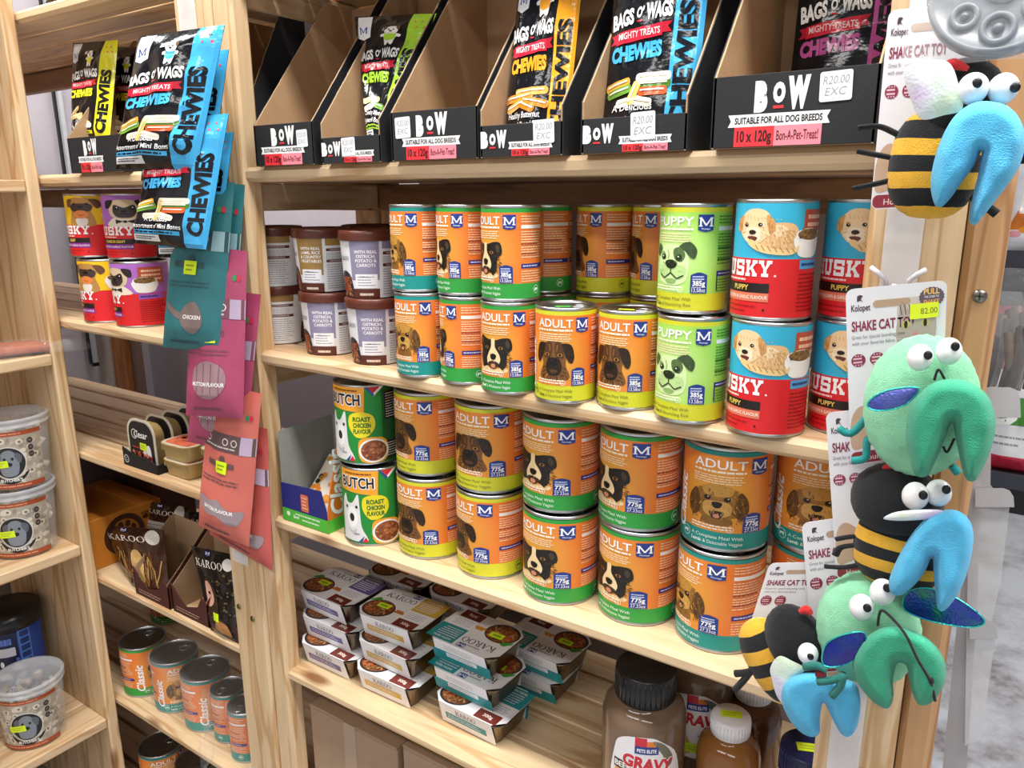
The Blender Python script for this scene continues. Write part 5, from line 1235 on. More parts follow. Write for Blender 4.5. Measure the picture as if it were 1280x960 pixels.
# ------------------------------------------------------------------ corner bay: orange box and brown pouches
zd = LV['D']
t = thing('treat_box', 'orange box with brown paw prints on the shelf below the foil trays', 'box', (-1.80, .006, zd))
m = MB(); m.box(0, .222, 0, .165, 0, .112, P('c87a1e', 'k'), .0015); FP = m
s = Sheet(plane_wrap((.222, 0, 0), (0, 1, 0), (0, 0, 1)), None, None, 'p')
s.ring(.075, .058, .034, .046, '4a2812', 1, 28); s.oval(.075, .055, .014, .011, '4a2812', 2)
for px_, py_ in ((.055, .070), (.068, .08), (.084, .08), (.096, .068)): s.oval(px_, py_, .006, .008, '4a2812', 2, 10)
for k in range(16):
    rn = random.Random(k+3); u, v = rn.uniform(.01, .155), rn.uniform(.008, .098)
    if (u-.075)**2+(v-.058)**2 > .0028: s.oval(u, v, .007, .006, '5a3216', 1, 9); [s.oval(u+dx, v+.009, .0024, .003, '5a3216', 1, 7) for dx in (-.006, 0, .006)]
FP.absorb(s); FP.build('box_body', t, fix=False)
m = MB(); m.box(-2.15, -1.62, .178, .283, zd, zd+.19, P('4e2a20', 'k'), .0015); t = tag(m.build('cardboard_box'), 'dark red brown box lying behind the orange paw-print box', 'box')
def small_carton(label, x, y, z, w, lip, rz=0, dep=.10):
    t = thing('pouch_carton', label, 'box', (x, y, z), rz, 'dark brown pouch cartons in the corner bay'); BR, IN = P('4e2018', 'k'), P('a88a6a', 'k')
    m = MB(); m.prism([(0, 0), (w, 0), (w, lip*.9), (w*.86, lip*1.1), (w*.72, lip*.62), (w*.4, lip*.42), (w*.18, lip*.75), (0, lip*1.15)], 0, .0014, BR); s = Sheet(plane_wrap((0, 0, 0), (1, 0, 0), (0, 0, 1)), None, None, 'p'); s.body(w*.1, lip*.1, w*.8, lip*.3, 2, 'c8a890', 1, .3, 4); b0 = len(m.v); m.v += [tuple(v) for v in s.v]
    for f, mi in zip(s.f, s.m): m.f.append(tuple(b0+k for k in f)); m.m.append(m.mi(s.mats[mi])); m.sm.append(False)
    m.build('front_panel', t, fix=False)
    for x0, i_ in ((0, 1), (w, -1)): m = MB(); pr = [(0, 0), (0, lip), (.03, lip*1.5), (dep*.9, lip*2.6), (dep, lip*2.6), (dep, 0)]; m.prism(pr, x0, x0+i_*.001, BR, lambda a, b, d: (d, a, b)); m.prism(pr, x0+i_*.001, x0+i_*.0022, IN, lambda a, b, d: (d, a, b)); m.build('side_panel', t)
    m = MB(); m.box(.002, w-.002, dep-.0014, dep, 0, lip*2.6, IN); m.build('back_panel', t)
    return t
def karoo_pouch(pic):
    def art(s, w, h):
        serif_word(s, w*.42, h*.79, h*.085, w*.66, 'e8e2da', 2); s.oval(w*.84, h*.87, w*.1, w*.1, 'e4e0da', 2, 14); shield_m(s, w*.4, h*.95, w*.1, h*.06, 2)
        rn = random.Random(6)
        if pic == 'grass':
            for k in range(46): x = rn.uniform(.05, .95)*w; s.line([(x, h*rn.uniform(.1, .3)), (x+rn.uniform(-.15, .15)*w, h*rn.uniform(.4, .72))], w*.018, rn.choice(['8a6238', '6e4426', 'b08a50', '4a2e1a', '7a5030']), 2)
            s.blob([(w*.4, h*.25), (w*.45, h*.6), (w*.6, h*.66), (w*.66, h*.4), (w*.6, h*.2)], 'caa468', 3)
        elif pic == 'dog':
            s.blob([(w*.2, h*.1), (w*.22, h*.5), (w*.34, h*.68), (w*.5, h*.6), (w*.56, h*.3), (w*.75, h*.2), (w*.8, h*.08)], '3a2a20', 2); s.blob([(w*.25, h*.35), (w*.3, h*.62), (w*.42, h*.6), (w*.42, h*.4)], 'd8a890', 3); s.oval(w*.34, h*.5, w*.03, h*.02, '1a1412', 4); s.blob([(w*.4, h*.1), (w*.5, h*.22), (w*.75, h*.18), (w*.8, h*.06)], 'b07a48', 3)
            for k in range(30): s.oval(w*rn.uniform(.5, .95), h*rn.uniform(.3, .75), w*.03, h*.012, rn.choice(['4a5a34', '5a4a3a', '6a5a48']), 2, 6)
        else:
            s.rect(0, 0, w, h*.5, '7a6a30', 1); s.rect(w*.05, h*.45, w*.8, h*.65, 'c8c4c0', 2); s.body(w*.1, h*.48, w*.75, h*.62, 2, '8a8684', 3, .3, 3); s.body(w*.08, h*.12, w*.8, h*.4, 4, 'c8b88a', 2, .35, 3)
        s.rrect(w*.38, h*.2, w*.56, h*.29, .001, 'd0ee22', 6)
    return art
KP = 'brown pouches in the corner bay'
a = at(166, 743, z=zd); small_carton('dark brown carton with the grass-print pouch', a.x, .004, zd, .118, .052)
a = at(216, 764, z=zd); small_carton('dark brown carton, half empty, its brown inside showing', a.x, .006, zd, .112, .052)
t, *_ = pouch('treat_pouch', 'brown grass-print pouch leaning out of its carton', 'pouch', C4((170, 737, .018), (212, 750, .018), (205, 662, .055), (126, 656, .055)), .016, karoo_pouch('grass'), '3c241a', 'b', KP, .005, 41)
t, *_ = pouch('treat_pouch', 'black pouch with a seated dog, right end beside the post', 'pouch', C4((266, 790, .006), (303, 806, .006), (296, 694, .045), (238, 682, .045)), .014, karoo_pouch('dog'), '1c1614', 'b', KP, .004, 42)
t, *_ = pouch('treat_pouch', 'olive banded brown pouch standing at the back', 'pouch', C4((184, 690, .125), (238, 700, .125), (236, 634, .15), (180, 626, .15)), .012, karoo_pouch('olive'), '3a2418', 'b', KP, .003, 43)
t, *_ = pouch('treat_pouch', 'dark pouch behind the coral pouches', 'pouch', C4((238, 708, .125), (282, 716, .125), (290, 640, .15), (236, 640, .15)), .012, karoo_pouch('grass'), '2c1c14', 'b', KP, .003, 44)
small_carton('dark brown carton under the seated dog pouch', at(262, 788, z=zd).x, .004, zd, .086, .03)
# ------------------------------------------------------------------ corner bay: shrink-wrapped cans
ze = LV['E']; WG = 'shrink-wrapped large cans in the corner bay'
film = clear_film('shrink_film', (.95, .97, 1), .075, .04, 1.0, 22)
def bc(kind, px, py, z, dy, yaw, label, g=WG):
    p = at(px, py, z=z); R = .0485 if kind[-1] == 'B' else .035
    return can(kind, p.x, max(p.y, 0)+R+dy, z, yaw, label, g)
c_a = bc('beefB', 166, 866, ze, -.012, 1.9, 'large shrink-wrapped can, leftmost by the wall unit')
c_b = bc('lambB', 201, 888, ze, -.004, 1.35, 'large shrink-wrapped can with script, second from the left')
c_c = bc('lambB', 238, 912, ze, -.002, 1.9, 'large shrink-wrapped can, third from the left')
SG = 'shrink-wrapped small cans beside the post'
d_a = bc('lamb', 266, 932, ze, .012, -1.6, 'small shrink-wrapped can, left of the pair beside the post', SG)
d_b = bc('lamb', 296, 950, ze, -.004, -1.4, 'small shrink-wrapped can, right of the pair beside the post', SG)
def wrapfilm(label, x0, x1, y0, y1, z, h, tail):
    t = thing('shrink_wrap', label, 'plastic wrap', ((x0+x1)/2, (y0+y1)/2, z), 0, 'clear shrink wraps in the corner bay')
    m = MB(); W_, D_ = x1-x0, y1-y0
    R = lambda k, zz: [(x + .003*noise.noise(Vector((x*30, y*30, zz*20))), y + .003*noise.noise(Vector((y*30, x*30, zz*25))), zz) for x, y in rr(W_*k, D_*k, min(W_, D_)*.46*k, 8)]
    loft(m, [R(1.0, .002), R(1.02, h*.3), R(.99, h*.6), R(1.02, h*.9), R(1.0, h+.001), R(.6, h+.004)], film, False, True, True); m.build('film', t, fix=False)
    if tail:
        m = MB(); p0 = Vector(tail); vs = []; 
        for i in range(7):
            for j in range(5): vs.append((p0.x + .03*(j-2)/2*(1-i/8) + .012*math.sin(i*1.7+j), p0.y - .012 - .004*i + .006*math.sin(j*2.1+i), p0.z + .04 - .018*i))
        m.add(vs, [(i*5+j, i*5+j+1, i*5+j+6, i*5+j+5) for i in range(6) for j in range(4)], film, True); m.build('loose_end', t, fix=False)
L_ = lambda o: Vector(o.location)
pb, pc, pa, qa, qb = map(L_, (c_b, c_c, c_a, d_a, d_b))
wrapfilm('clear wrap round the large cans in the corner bay, with a loose end hanging', pb.x-.055, pc.x+.055, min(pb.y, pc.y)-.054, max(pb.y, pc.y)+.06, ze, .119, (pc.x-(pa+pb).x/2-.01, -.055, .02))
wrapfilm('clear wrap round the small cans beside the post', qa.x-.042, qb.x+.040, min(qa.y, qb.y)-.040, max(qa.y, qb.y)+.045, ze, .1085, None)
zf = LV['F']
for px_, py_, k, lab in ((185, 938, 'lambB', 'large can on the bottom shelf of the corner bay, left'), (232, 958, 'lambB', 'large can on the bottom shelf of the corner bay, middle'), (280, 985, 'beefB', 'large can on the bottom shelf of the corner bay, right')):
    p = at(px_, py_, z=zf+.119); can(k, p.x, p.y+.03, zf, 1.2, lab, 'large cans on the bottom shelf')
bc('beefB', 150, 800, ze, .09, 1.2, 'large can in the row behind, dark in the corner'); 
# ------------------------------------------------------------------ tubs on the wall unit
TUBF = clear_film('clear_tub', (.93, .95, .97), .14, .12, .1); FROST = clear_film('frosted_lid', (.80, .84, .9), .36, .25, .05)
def chew_tub(label, x, y, z, yaw, open_top=False):
    t = thing('chew_tub', label, 'tub', (x, y, z), yaw, 'clear tubs of chews on the wall unit'); r0, r1, H = .056, .063, .138
    m = MB(); m.lathe([(.0001, .001), (r0-.002, .0008), (r0, .003), (r1, H), (r1-.0012, H), (r0-.0012, .004)], TUBF, 56, cap=False); m.build('tub_wall', t)
    m = MB(); m.lathe([(r1-.001, H-.014), (r1+.0035, H-.013), (r1+.0035, H-.009), (r1+.002, H-.008), (r1+.002, H-.003), (r1+.0045, H-.002), (r1+.0045, H+.003), (r1+.002, H+.005), (r1-.003, H+.004), (r1-.005, H-.001), (.0001, H-.001)], FROST, 56, cap=False); m.build('lid', t)
    m = MB(); rn = random.Random(int(abs(x*z*1e4)))
    for k in range(85):
        a, r = rn.uniform(0, 2*PI), (r0-.009)*rn.uniform(.25, 1)**.5; zz = .009+.112*rn.random(); c = Vector((r*math.cos(a), r*math.sin(a), zz)); d = Vector((rn.uniform(-1, 1), rn.uniform(-1, 1), rn.uniform(-1, 1))).normalized()*.008
        m.tube([c-d, c, c+d], .0065, P(rn.choice(['d8cfc0', 'c4b8a8', 'e2dace', 'a89888']), 'k'), 7)
    o = m.build('chews', t, fix=False); o['kind'] = 'stuff'
    s = Sheet(cone_wrap(r0+.0004, r1+.0004, H), .006, None, 'p'); s.frame(0, 0, .001)
    s.rect(-62, 15, 62, 111, 'aaa294', 0); rr_ = random.Random(9)
    for k in range(120): s.oval(rr_.uniform(-58, 58), rr_.uniform(19, 107), rr_.uniform(4, 9), rr_.uniform(3, 6), rr_.choice(['c8bfae', 'b4aa9a', '8f877a', 'd6cebe', 'a09686']), 1, 10, rr_.uniform(0, 3))
    for k in range(14): cx_, cy_ = rr_.uniform(-56, 56), rr_.uniform(22, 104); s.oval(cx_, cy_, 6.5, 6, 'd6cebf', 1, 12); s.oval(cx_, cy_, 2.6, 2.4, '6a6258', 2, 10)
    s.rect(-62, 5, 62, 15, 'a34c2a', 1); s.rect(-62, 111, 62, 120, 'a34c2a', 1); s.body(-50, 7, 40, 13, 1, 'd89a78', 2, .4, 4); s.body(-50, 113, 40, 118, 1, 'd89a78', 2, .4, 5)
    s.oval(0, 58, 30, 33, 'd8d4cc', 2, 32); s.oval(0, 58, 28, 31, '1c1f24', 3, 32); s.blob([(-14, 36), (-16, 66), (-6, 82), (8, 82), (17, 64), (14, 36), (0, 30)], '7d858e', 4); s.oval(-6, 66, 2.5, 3, '16181a', 5); s.oval(7, 66, 2.5, 3, '16181a', 5); s.oval(1, 55, 5, 4, '16181a', 5); s.blob([(-14, 78), (-22, 70), (-18, 58), (-11, 70)], '5a6068', 5); s.blob([(14, 78), (23, 70), (19, 56), (11, 70)], '5a6068', 5)
    s.blob([(-30, 40), (-16, 28), (0, 24), (18, 28), (32, 40), (28, 30), (14, 18), (0, 15), (-14, 18), (-27, 30)], '17191c', 6); s.text("BUTCHER'S", 0, 20, 5.5, 'e8e8e6', 7, .03, w=38)
    for k in range(3): s.oval(40, 98-14*k, 5.2, 6, '3a3230', 3, 14); s.body(37, 96-14*k, 43, 100-14*k, 2, 'b0a8a0', 4, .3, 4)
    s.build('label', t, fix=False)
    sticker(t, cone_wrap(r0+.0006, r1+.0006, H), -.016, .056, .030, .014, 'd6f01e', .08, su=.006, L=9)
    return t
def tub_px(px, py, x, z, yaw, label): p = at(px, py, x=x); return chew_tub(label, x, p.y, z, yaw)
tub_px(30, 660, -1.632, .705, .95, 'clear tub of bone chews, lower of the stacked pair'); tub_px(24, 590, -1.628, .705+.1425, .95, 'clear tub of bone chews, upper of the stacked pair')
tub_px(40, 880, -1.628, .295, .95, 'clear tub of bone chews alone on the shelf near the bottom left')
p = at(20, 790, x=-1.77)
t = thing('treat_tub', 'dark blue printed tub with black lid deep in the wall unit', 'tub', (-1.77, p.y-.01, .295), .9); r0 = .058
m = MB(); m.lathe([(r0, 0), (r0, .200)], P('24408c'), 48); m.build('tub_body', t); m = MB(); m.lathe([(r0+.002, .200), (r0+.004, .202), (r0+.004, .236), (.0001, .236)], P('111114', 'd'), 48); m.build('lid', t)
m = MB(); m.lathe([(r0+.003, 0), (r0+.003, .018), (r0, .02)], P('111114', 'd'), 48); m.build('base_ring', t)
s = Sheet(cyl_wrap(r0+.0003), .006, None, 'p'); s.frame(0, .012, .001, .00128); s.rect(-35, 22, 28, 146, '0f1c44', 1); s.rect(30, 22, 54, 146, '3f74cc', 1); s.rect(-70, 22, -38, 146, '6a86d8', 1); s.rrect(-12, 104, 22, 120, 2, 'c8ccd8', 3); s.rrect(-30, 62, 8, 74, 2, 'c8ccd8', 3)
rn = random.Random(2)
for k in range(40): s.oval(rn.uniform(-32, 26), rn.uniform(26, 100), rn.uniform(3, 8), rn.uniform(3, 8), rn.choice(['b8c8e8', '4a6ab8', '8a3040', 'e0e8f4', '2a4a98']), 2, 12)
[s.rrect(33, 30+13*k, 51, 40+13*k, 2, '16306a', 2) for k in range(9)]; s.body(-24, 124, 18, 138, 1, '5a7ad0', 3, .8, 5, .05); s.build('label', t, fix=False)
# pack of sausages
a = at(28, 447, z=1.106)
t = thing('sausage_pack', 'clear pack of orange brown sausages on the wall unit', 'packet', (-1.60, a.y-.01, 1.106), 1.35)
m = MB()
for k in range(5): m.tube([(-.085, -.026+.013*k, .013), (-.03, -.025+.013*k, .015), (.03, -.027+.013*k, .014), (.075, -.024+.012*k, .012)], .0085, P('a8532c', 'g'), 9); m.build('sausage', t); m = MB()
m = MB(); R = lambda k, zz: [(x*k + .012, y*k, zz + .003*noise.noise(Vector((x*40, y*40, 1)))) for x, y in rr(.25, .085, .02, 5)]
loft(m, [R(1, .001), R(1.02, .008), R(.9, .022), R(.5, .027)], clear_film('sausage_film', (1, 1, 1), .10, .06, .8, 40), True, True, True); m.build('film', t, fix=False)
# ------------------------------------------------------------------ plush cat toys on cards, hanging on the right post
def iridescent(name, a, b, c, rough=.25, metal=.6, scale=220):
    if name in MATS: return MATS[name]
    m = bpy.data.materials.new(name); m.use_nodes = True; nt = m.node_tree; bs = nt.nodes['Principled BSDF']; L = nt.links.new
    tc = nt.nodes.new('ShaderNodeTexCoord'); n = nt.nodes.new('ShaderNodeTexNoise'); n.inputs['Scale'].default_value = 38; n.inputs['Detail'].default_value = 2
    L(tc.outputs['Object'], n.inputs['Vector']); cr = nt.nodes.new('ShaderNodeValToRGB'); e = cr.color_ramp.elements
    e[0].position = .36; e[0].color = rgb(a); e[1].position = .66; e[1].color = rgb(c); x = e.new(.5); x.color = rgb(b)
    L(n.outputs['Fac'], cr.inputs[0]); L(cr.outputs[0], bs.inputs['Base Color'])
    bs.inputs['Metallic'].default_value = metal; bs.inputs['Roughness'].default_value = rough; bs.inputs['Coat Weight'].default_value = .5
    v = nt.nodes.new('ShaderNodeTexVoronoi'); v.inputs['Scale'].default_value = scale*2; L(tc.outputs['Object'], v.inputs['Vector'])
    bp = nt.nodes.new('ShaderNodeBump'); bp.inputs['Strength'].default_value = .3 if metal > .3 else .12; bp.inputs['Distance'].default_value = .002; L(v.outputs['Distance'], bp.inputs['Height']); L(bp.outputs['Normal'], bs.inputs['Normal'])
    MATS[name] = m; return m
PEARL = iridescent('pearl_film', 'd8c8e4', 'dfe6e6', 'cfe0c4', .3, .15)
BLUEF = iridescent('blue_glitter', '3a48b4', '5560b0', '4a3f9c', .28, .45); GRNF = iridescent('green_blue_glitter', '1c7a5a', '24489c', '2a3aa8', .22, .7); TEALG = iridescent('teal_glitter', '28c0b8', '3ad8c8', '1f90b0', .2, .7)
class Toy:
    def __init__(s, label, y, group, ref):
        s.o = at(ref[0], ref[1], y=y); s.y = y
        s.t = thing('cat_toy', label, 'toy', s.o, 0, group)
        s.kx = (at(ref[0]+1, ref[1], y=y) - s.o).length; s.kz = (at(ref[0], ref[1]+1, y=y) - s.o).length
    def L(s, px, py, dy=0.0): return at(px, py, y=s.y+dy) - s.o
    def card(s, tl, tr, br, bl, words=True, extra=None, tilt=0):
        c = [s.L(*p) for p in (bl, br, tr, tl)]; w = (c[1]-c[0]).length; h = (c[3]-c[0]).length
        ux = ((c[1]-c[0]) + (c[2]-c[3])).normalized(); uz = ((c[3]-c[0]) + (c[2]-c[1])).normalized(); n = ux.cross(uz)
        def wr(u, v, hh): a, b = u/w, v/h; return c[0]*(1-a)*(1-b) + c[1]*a*(1-b) + c[2]*a*b + c[3]*(1-a)*b + n*hh
        sh = Sheet(wr, None, None, 'p', .00012); r = .006
        sh.rrect(0, 0, w, h, r, 'e4e2e8', 0)
        # card thickness: back face and rim
        out = []
        for cx, cy, a0 in ((w-r, r, -90), (w-r, h-r, 0), (r, h-r, 90), (r, r, 180)):
            for k in range(5): a = math.radians(a0+22.5*k); out.append((cx+r*math.cos(a), cy+r*math.sin(a)))
        b0 = len(sh.v); n_ = len(out); sh.v += [tuple(wr(u, v, .0002)) for u, v in out] + [tuple(wr(u, v, -.0007)) for u, v in out]; mi = sh.mi(P('e4e2e8'))
        for k in range(n_): sh.f.append((b0+k, b0+(k+1) % n_, b0+n_+(k+1) % n_, b0+n_+k)); sh.m.append(mi); sh.sm.append(False)
        sh.f.append(tuple(b0+n_+k for k in range(n_))[::-1]); sh.m.append(mi); sh.sm.append(False)
        W_ = w
        sh.rrect(.001, .001, w-.001, h*.075, .004, '8c2a3a', 1); sh.text('Hours of fun', w*.14, h*.022, h*.03, 'e8c8cc', 2, .01, align='L', maxw=w*.5)
        sh.text('Kolopet', w*.155, h*.875, h*.034, '4a3440', 2, .02, align='C', w=w*.20); sh.blob([(w*.12, h*.925), (w*.12, h*.955), (w*.15, h*.962), (w*.18, h*.955), (w*.155, h*.94), (w*.185, h*.922), (w*.15, h*.932)], '4a3440', 2, 2)
        sh.text('SHAKE CAT TOY', w*.055, h*.765, h*.052, '8c2a4a', 2, .03, w=w*.66, align='L')
        sh.text('Great for special bonding time', w*.055, h*.72, h*.02, '7a7480', 2, 0, w=w*.55, align='L'); sh.text('with your favorite feline', w*.055, h*.685, h*.02, '7a7480', 2, 0, w=w*.45, align='L')
        for k in (0, 1): sh.oval(w*(.12+.2*k), h*.60, w*.078, w*.078, '8c2a4a', 2, 24); sh.body(w*(.065+.2*k), h*.58, w*(.175+.2*k), h*.62, 2, 'e8c0cc', 3, .5, 5); [sh.oval(w*(.12+.2*k)+q*w*.03, h*.60+e*w*.055, w*.008, w*.008, 'f0d0d8', 3, 6) for q in (-1, 0, 1) for e in (-1, 1)]
        sh.rrect(w*.28, h*.885, w*.66, h*.925, h*.02, 'b99a80', 2)
        sh.blob([(0.002, h*.10), (w*.2, h*.10), (w*.42, h*.14), (w*.38, h*.26), (w*.16, h*.34), (.002, h*.27)], 'c4a48c', 1)
        if extra: extra(sh, w, h)
        sh.build('backing_card', s.t, fix=False); s.cardwrap = (wr, w, h)
    def ell(s, name, px, py, dy, rx, ry, rz, mat, parent=None, rough=0.0, rot=0.0, band=None, nu=40, nv=44):
        """rx, rz in photo pixels at this depth, ry depth as a share of rx"""
        m = MB(); a, b, c = rx*s.kx, ry*rx*s.kx, rz*s.kz
        sq = .22 if band else 0
        fn = (lambda d, q: q*(1+rough*noise.noise(d*9))*(1 + sq*(1-(abs(d.x)**3.2+abs(d.y)**3.2+abs(d.z)**3.2)))) if rough else None
        M = Matrix.Rotation(rot, 4, 'Y')
        m.ell(s.L(px, py, dy), (a, b, c), mat, nu, nv, M.to_3x3(), fn)
        if band:
            bi = [m.mi(c_) for c_ in band]; pale = m.mi(PALEY)
            for k in range(nv):
                fz = (math.sin(-PI/2 + PI*(k+.5)/nv) + 1)/2; mi = bi[min(len(bi)-1, int(len(bi)*fz))]
                for j in range(nu): m.m[k*nu+j] = pale if math.sin(2*PI*(j+.5)/nu) > .35 else mi
        return m.build(name, parent or s.t)
    def eyes(s, lst):
        for px, py, dy, r, ox, oy in lst:
            e = s.ell('eye', px, py, dy, r, 1.0, r, P('ebebec', 'd'), None, 0, 0, None, 24, 16)
            s.ell('pupil', px+ox, py+oy, dy-r*s.kx*.86, r*.34, .55, r*.34, P('101014', 'd'), e, 0, 0, None, 16, 10)
    def tube(s, name, pts, dys, rs, mat, flat=None, parent=None, n=14, k=6):
        P3 = []; R3 = []
        N = len(pts)
        for i in range(N-1):
            for q in range(k):
                t = q/k; g = lambda A, i=i, t=t: 0.5*((2*A[i]) + (A[min(i+1, N-1)]-A[max(i-1, 0)])*t + (2*A[max(i-1, 0)]-5*A[i]+4*A[min(i+1, N-1)]-A[min(i+2, N-1)])*t*t + (3*A[i]-A[max(i-1, 0)]-3*A[min(i+1, N-1)]+A[min(i+2, N-1)])*t**3)
                P3.append((g([p[0] for p in pts]), g([p[1] for p in pts]), g(dys))); R3.append(max(.3, g(rs)))
        P3.append((pts[-1][0], pts[-1][1], dys[-1])); R3.append(rs[-1])
        m = MB(); m.tube([s.L(*p) for p in P3], [r*s.kx for r in R3], mat, n, False, flat)
        return m.build(name, parent or s.t)
    def puff(s, name, pts, dy, T, mat, soft=16, seed=0):
        """a stuffed plush shape: outline in the photo's plane, domed front and back"""
        from mathutils.geometry import delaunay_2d_cdt
        lp = [Vector(p) for p in smooth_loop(pts, 4)]; n = len(lp); rn = random.Random(seed)
        def dist(p):
            b = 1e9
            for i in range(n):
                a, c = lp[i], lp[(i+1) % n]; d = c-a; t = max(0, min(1, (p-a).dot(d)/max(1e-9, d.length_squared))); b = min(b, (p-a-d*t).length)
            return b
        def inside(p):
            r = False
            for i in range(n):
                a, c = lp[i], lp[(i+1) % n]
                if (a.y > p.y) != (c.y > p.y) and p.x < (c.x-a.x)*(p.y-a.y)/(c.y-a.y)+a.x: r = not r
            return r
        extra = []; x0, x1 = min(p.x for p in lp), max(p.x for p in lp); y0, y1 = min(p.y for p in lp), max(p.y for p in lp); st = 2.6; j = 0; y = y0
        while y < y1:
            x = x0 + (st/2 if j % 2 else 0)
            while x < x1:
                p = Vector((x, y))
                if inside(p) and dist(p) > 1.1: extra.append(p)
                x += st
            y += st*.87; j += 1
        V, E_, F, *_ = delaunay_2d_cdt(lp + extra, [(i, (i+1) % n) for i in range(n)], [], 1, 1e-4)
        m = MB(); vs = []; fs = []; N = len(V)
        H = []
        for p in V:
            q = min(1, dist(p)/soft); H.append(T*math.sqrt(max(0, 1-(1-q)**2)) * (1 + .06*noise.noise(Vector((p.x*.035, p.y*.035, seed)))))
        for sg in (-1, 1): vs += [s.L(p.x, p.y, dy + sg*h) for p, h in zip(V, H)]
        for f in F: fs.append(tuple(f)); fs.append(tuple(N+i for i in f)[::-1])
        m.add(vs, fs, mat, True)
        return m.build(name, s.t)
    def leaf(s, name, pts, dy, mat, rim=None, th=.0022, tilt=0.0):
        pts = smooth_loop(pts, 5); cx = sum(p[0] for p in pts)/len(pts); cy = sum(p[1] for p in pts)/len(pts)
        m = MB(); vs = []; fs = []; n = len(pts); rings = (1.0, .93, .6, .25)
        for sg in (-1, 1):
            for q in rings: vs += [s.L(cx+(x-cx)*q, cy+(y-cy)*q, dy + sg*th*(1-q**3) + tilt*(x-cx)*s.kx) for x, y in pts]
        for h in (0, 1):
            o = h*n*len(rings)
            for i in range(len(rings)-1):
                for k in range(n): fs.append((o+i*n+k, o+i*n+(k+1) % n, o+(i+1)*n+(k+1) % n, o+(i+1)*n+k))
            fs.append(tuple(o+(len(rings)-1)*n+k for k in range(n)))
        m.add(vs, fs, mat, True); o = m.build(name, s.t)
        if rim:
            r = MB(); r.tube([s.L(x, y, dy-.0004 + tilt*(x-cx)*s.kx) for x, y in pts], .0007, rim, 6, True); r.build('wing_edge', o)
        return o
BLK, YEL_, SKY = P('0f1015', 'f'), P('e2aa30', 'f'), P('4fb4e0', 'f')
MINT, JADE, TEALP = P('8fd6ac', 'f'), P('2f9a78', 'f'), P('1f8f8c', 'f')
PALEY = P('e8d870', 'f')
BANDS = [YEL_, BLK, YEL_, BLK, YEL_, BLK, YEL_]
FLT = (0, 1, 0, .62)
TB = 'bee cat toys'; TF = 'green fly cat toys'
# bee at the top
b = Toy('striped bee cat toy with pearly wing, hanging highest on the right post', -.034, TB, (1170, 180))
b.card((1111, 13), (1222, 2), (1206, 256), (1088, 262))
b.ell('body', 1168, 205, -.034, 56, .55, 66, YEL_, None, .02, .03, BANDS)
b.ell('head', 1202, 128, -.036, 50, .62, 50, BLK, None, .02)
b.tube('red_tuft', [(1178, 84), (1192, 80), (1210, 86)], [-.05, -.055, -.052], [3, 7, 3], P('d02a2e', 'f'))
b.eyes([(1216, 111, -.066, 17.5, 5, -7), (1254, 111, -.058, 17, 15, -2)])
b.leaf('wing', [(1130, 92), (1145, 77), (1168, 74), (1188, 80), (1198, 105), (1203, 136), (1180, 144), (1152, 149), (1140, 128)], -.070, PEARL, None, .003)
b.puff('claw', [(1167.8, 254.7), (1163.1, 231.2), (1167.8, 200.0), (1178.8, 168.8), (1194.4, 143.8), (1216.2, 128.8), (1238.1, 126.6), (1260.0, 132.8), (1275.6, 150.0), (1281.9, 175.0), (1277.2, 200.0), (1266.2, 221.9), (1247.5, 246.9), (1230.3, 268.8), (1220.9, 279.7), (1213.1, 279.7), (1211.6, 268.8), (1216.2, 243.8), (1222.5, 218.8), (1225.6, 200.0), (1226.6, 189.4), (1216.2, 209.4), (1202.2, 228.1), (1191.2, 243.8), (1180.3, 256.2), (1174.1, 258.8)], -0.078, 0.021, SKY, 17, 0)
for k, (p, q) in enumerate((([(1073, 160), (1098, 158), (1118, 166), (1130, 173)], 6), ([(1072, 189), (1098, 194), (1125, 199)], 6), ([(1066, 236), (1094, 230), (1124, 223)], 6))): b.tube('leg', p, [-.038]*len(p), [q]*len(p), BLK, (0, .3, .95, .55), None, 10)
b.tube('leg', [(1205, 240), (1228, 254), (1246, 268)], [-.034]*3, [5, 5.5, 6], BLK)
